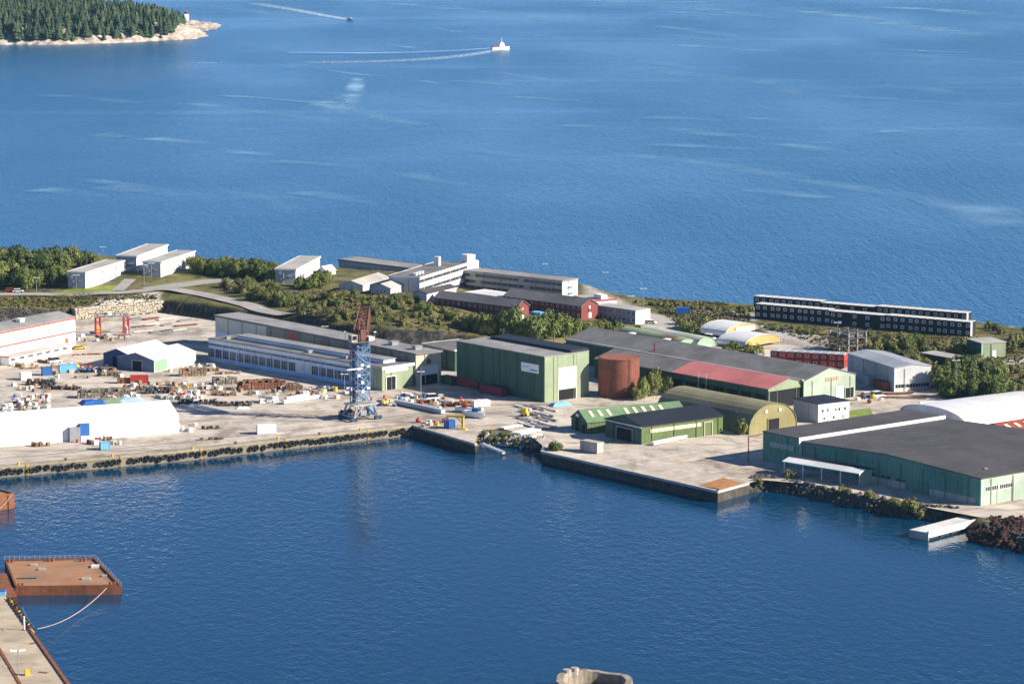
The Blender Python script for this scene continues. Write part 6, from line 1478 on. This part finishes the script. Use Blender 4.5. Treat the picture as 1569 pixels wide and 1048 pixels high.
for x, y, h in ((1160, 741, 2.6), (1207, 752, 4.4), (1262, 750, 1.6), (1290, 755, 2.8), (1300, 757, 2.2), (1331, 763, 3.0), (1338, 764, 2.4), (1366, 772, 3.2), (1375, 774, 2.8), (1390, 778, 4.4), (1400, 780, 4.6), (1410, 784, 2.6), (1445, 792, 2.0), (1456, 794, 2.2), (1180, 748, 1.6), (1240, 757, 1.6)): tree(x, y, h, "bush", "bush on the boulder shore before the warehouse", "bushes before the warehouse", .75)
BUSH.sort(key=lambda b: -b[0])
for b in BUSH[:285]: tag(link("bush", b[1], None, b[2], b[3], b[4]), b[5], "bush", b[6])
def scrub():
    """the small bushes beyond the larger ones, one mass"""
    vs, fs, mi, off = [], [], [], 0
    for b in BUSH[285:]:
        M = Matrix.Translation(b[2]) @ Matrix.Rotation(b[3], 4, 'Z') @ Matrix.Diagonal((*b[4], 1)); me = b[1]
        co = np.empty(len(me.vertices)*3, np.float32); me.vertices.foreach_get("co", co); co = co.reshape(-1, 3) @ np.array(M.to_3x3()).T + np.array(M.translation)
        vs += co.tolist(); k = 0 if me.materials[0] == leaf_b else 1
        for p in me.polygons: fs.append([v + off for v in p.vertices]); mi.append(k)
        off += len(co)
    me = bpy.data.meshes.new("scrub"); me.from_pydata(vs, [], fs); me.materials.append(leaf_b); me.materials.append(leaf_a); me.polygons.foreach_set("material_index", mi)
    tag(link("scrub", me), "low scrub and weeds scattered over the headland", kind="stuff")
scrub()
# ground cover over the knoll and the eastern scrub
def cover(name, label, polys, n, seed, m, smin=.25, smax=.7):
    rnd = random.Random(seed); mb = MB(); k = 0
    for poly in polys:
        pw = [G(*p) for p in poly]; xs = [p.x for p in pw]; ys = [p.y for p in pw]
        X = np.array([rnd.uniform(min(xs), max(xs)) for _ in range(n)]); Y = np.array([rnd.uniform(min(ys), max(ys)) for _ in range(n)]); ok = sdist(pw, X, Y) > 0
        for x, y in zip(X[ok], Y[ok]):
            s = rnd.uniform(smin, smax); z = hz(x, y)
            for j in range(4):
                a = rnd.uniform(0, 6.28); u = Vector((math.cos(a), math.sin(a), 0)); w = Vector((rnd.uniform(-.5,.5), rnd.uniform(-.5,.5), 1)).normalized(); p = Vector((x + rnd.uniform(-s, s), y + rnd.uniform(-s, s), z - .05))
                mb.add([p - u*s*.8, p + u*s*.8, p + u*s*.5 + w*s*1.1, p - u*s*.5 + w*s*1.2], [(0,1,2,3)])
    return tag(mb.build(name, m), label, kind="stuff")
cover("undergrowth", "heather and grass tussocks over the rocky knoll", [[(425, 448), (540, 440), (650, 462), (760, 498), (840, 525), (740, 518), (560, 508), (450, 490)]], 4200, 1, cover_m, .15, .5)
cover("rough_grass", "rough grass and heather over the eastern shore ground", [[(940, 446), (1150, 478), (1150, 500), (1040, 500), (1000, 470)], [(1150, 495), (1500, 518), (1600, 525), (1600, 625), (1560, 640), (1440, 600), (1290, 540)]], 8000, 2, cover_m, .2, .55)
cover("weeds", "weeds on the bank above the retaining wall", [[(-20, 456), (240, 452), (240, 461), (115, 472), (-20, 480)]], 5000, 3, cover_m, .2, .45)

# ------------------------------------------------------------------ air
def haze():
    hb = MB().box(-6000, 6000, -600, 9000, -5, 215).build("haze", mat("none", (1, 1, 1)))
    m = bpy.data.materials.new("haze_air"); m.use_nodes = True; n, l = m.node_tree.nodes, m.node_tree.links
    n.remove(n["Principled BSDF"]); v = n.new("ShaderNodeVolumePrincipled"); v.inputs["Color"].default_value = (.4, .75, 1, 1); v.inputs["Density"].default_value = HAZE; v.inputs["Anisotropy"].default_value = .2
    l.new(v.outputs[0], n["Material Output"].inputs["Volume"]); hb.data.materials.clear(); hb.data.materials.append(m)
    tag(hb, "thin blue sea haze filling the air", kind="stuff")
HAZE = 0.00002
haze()
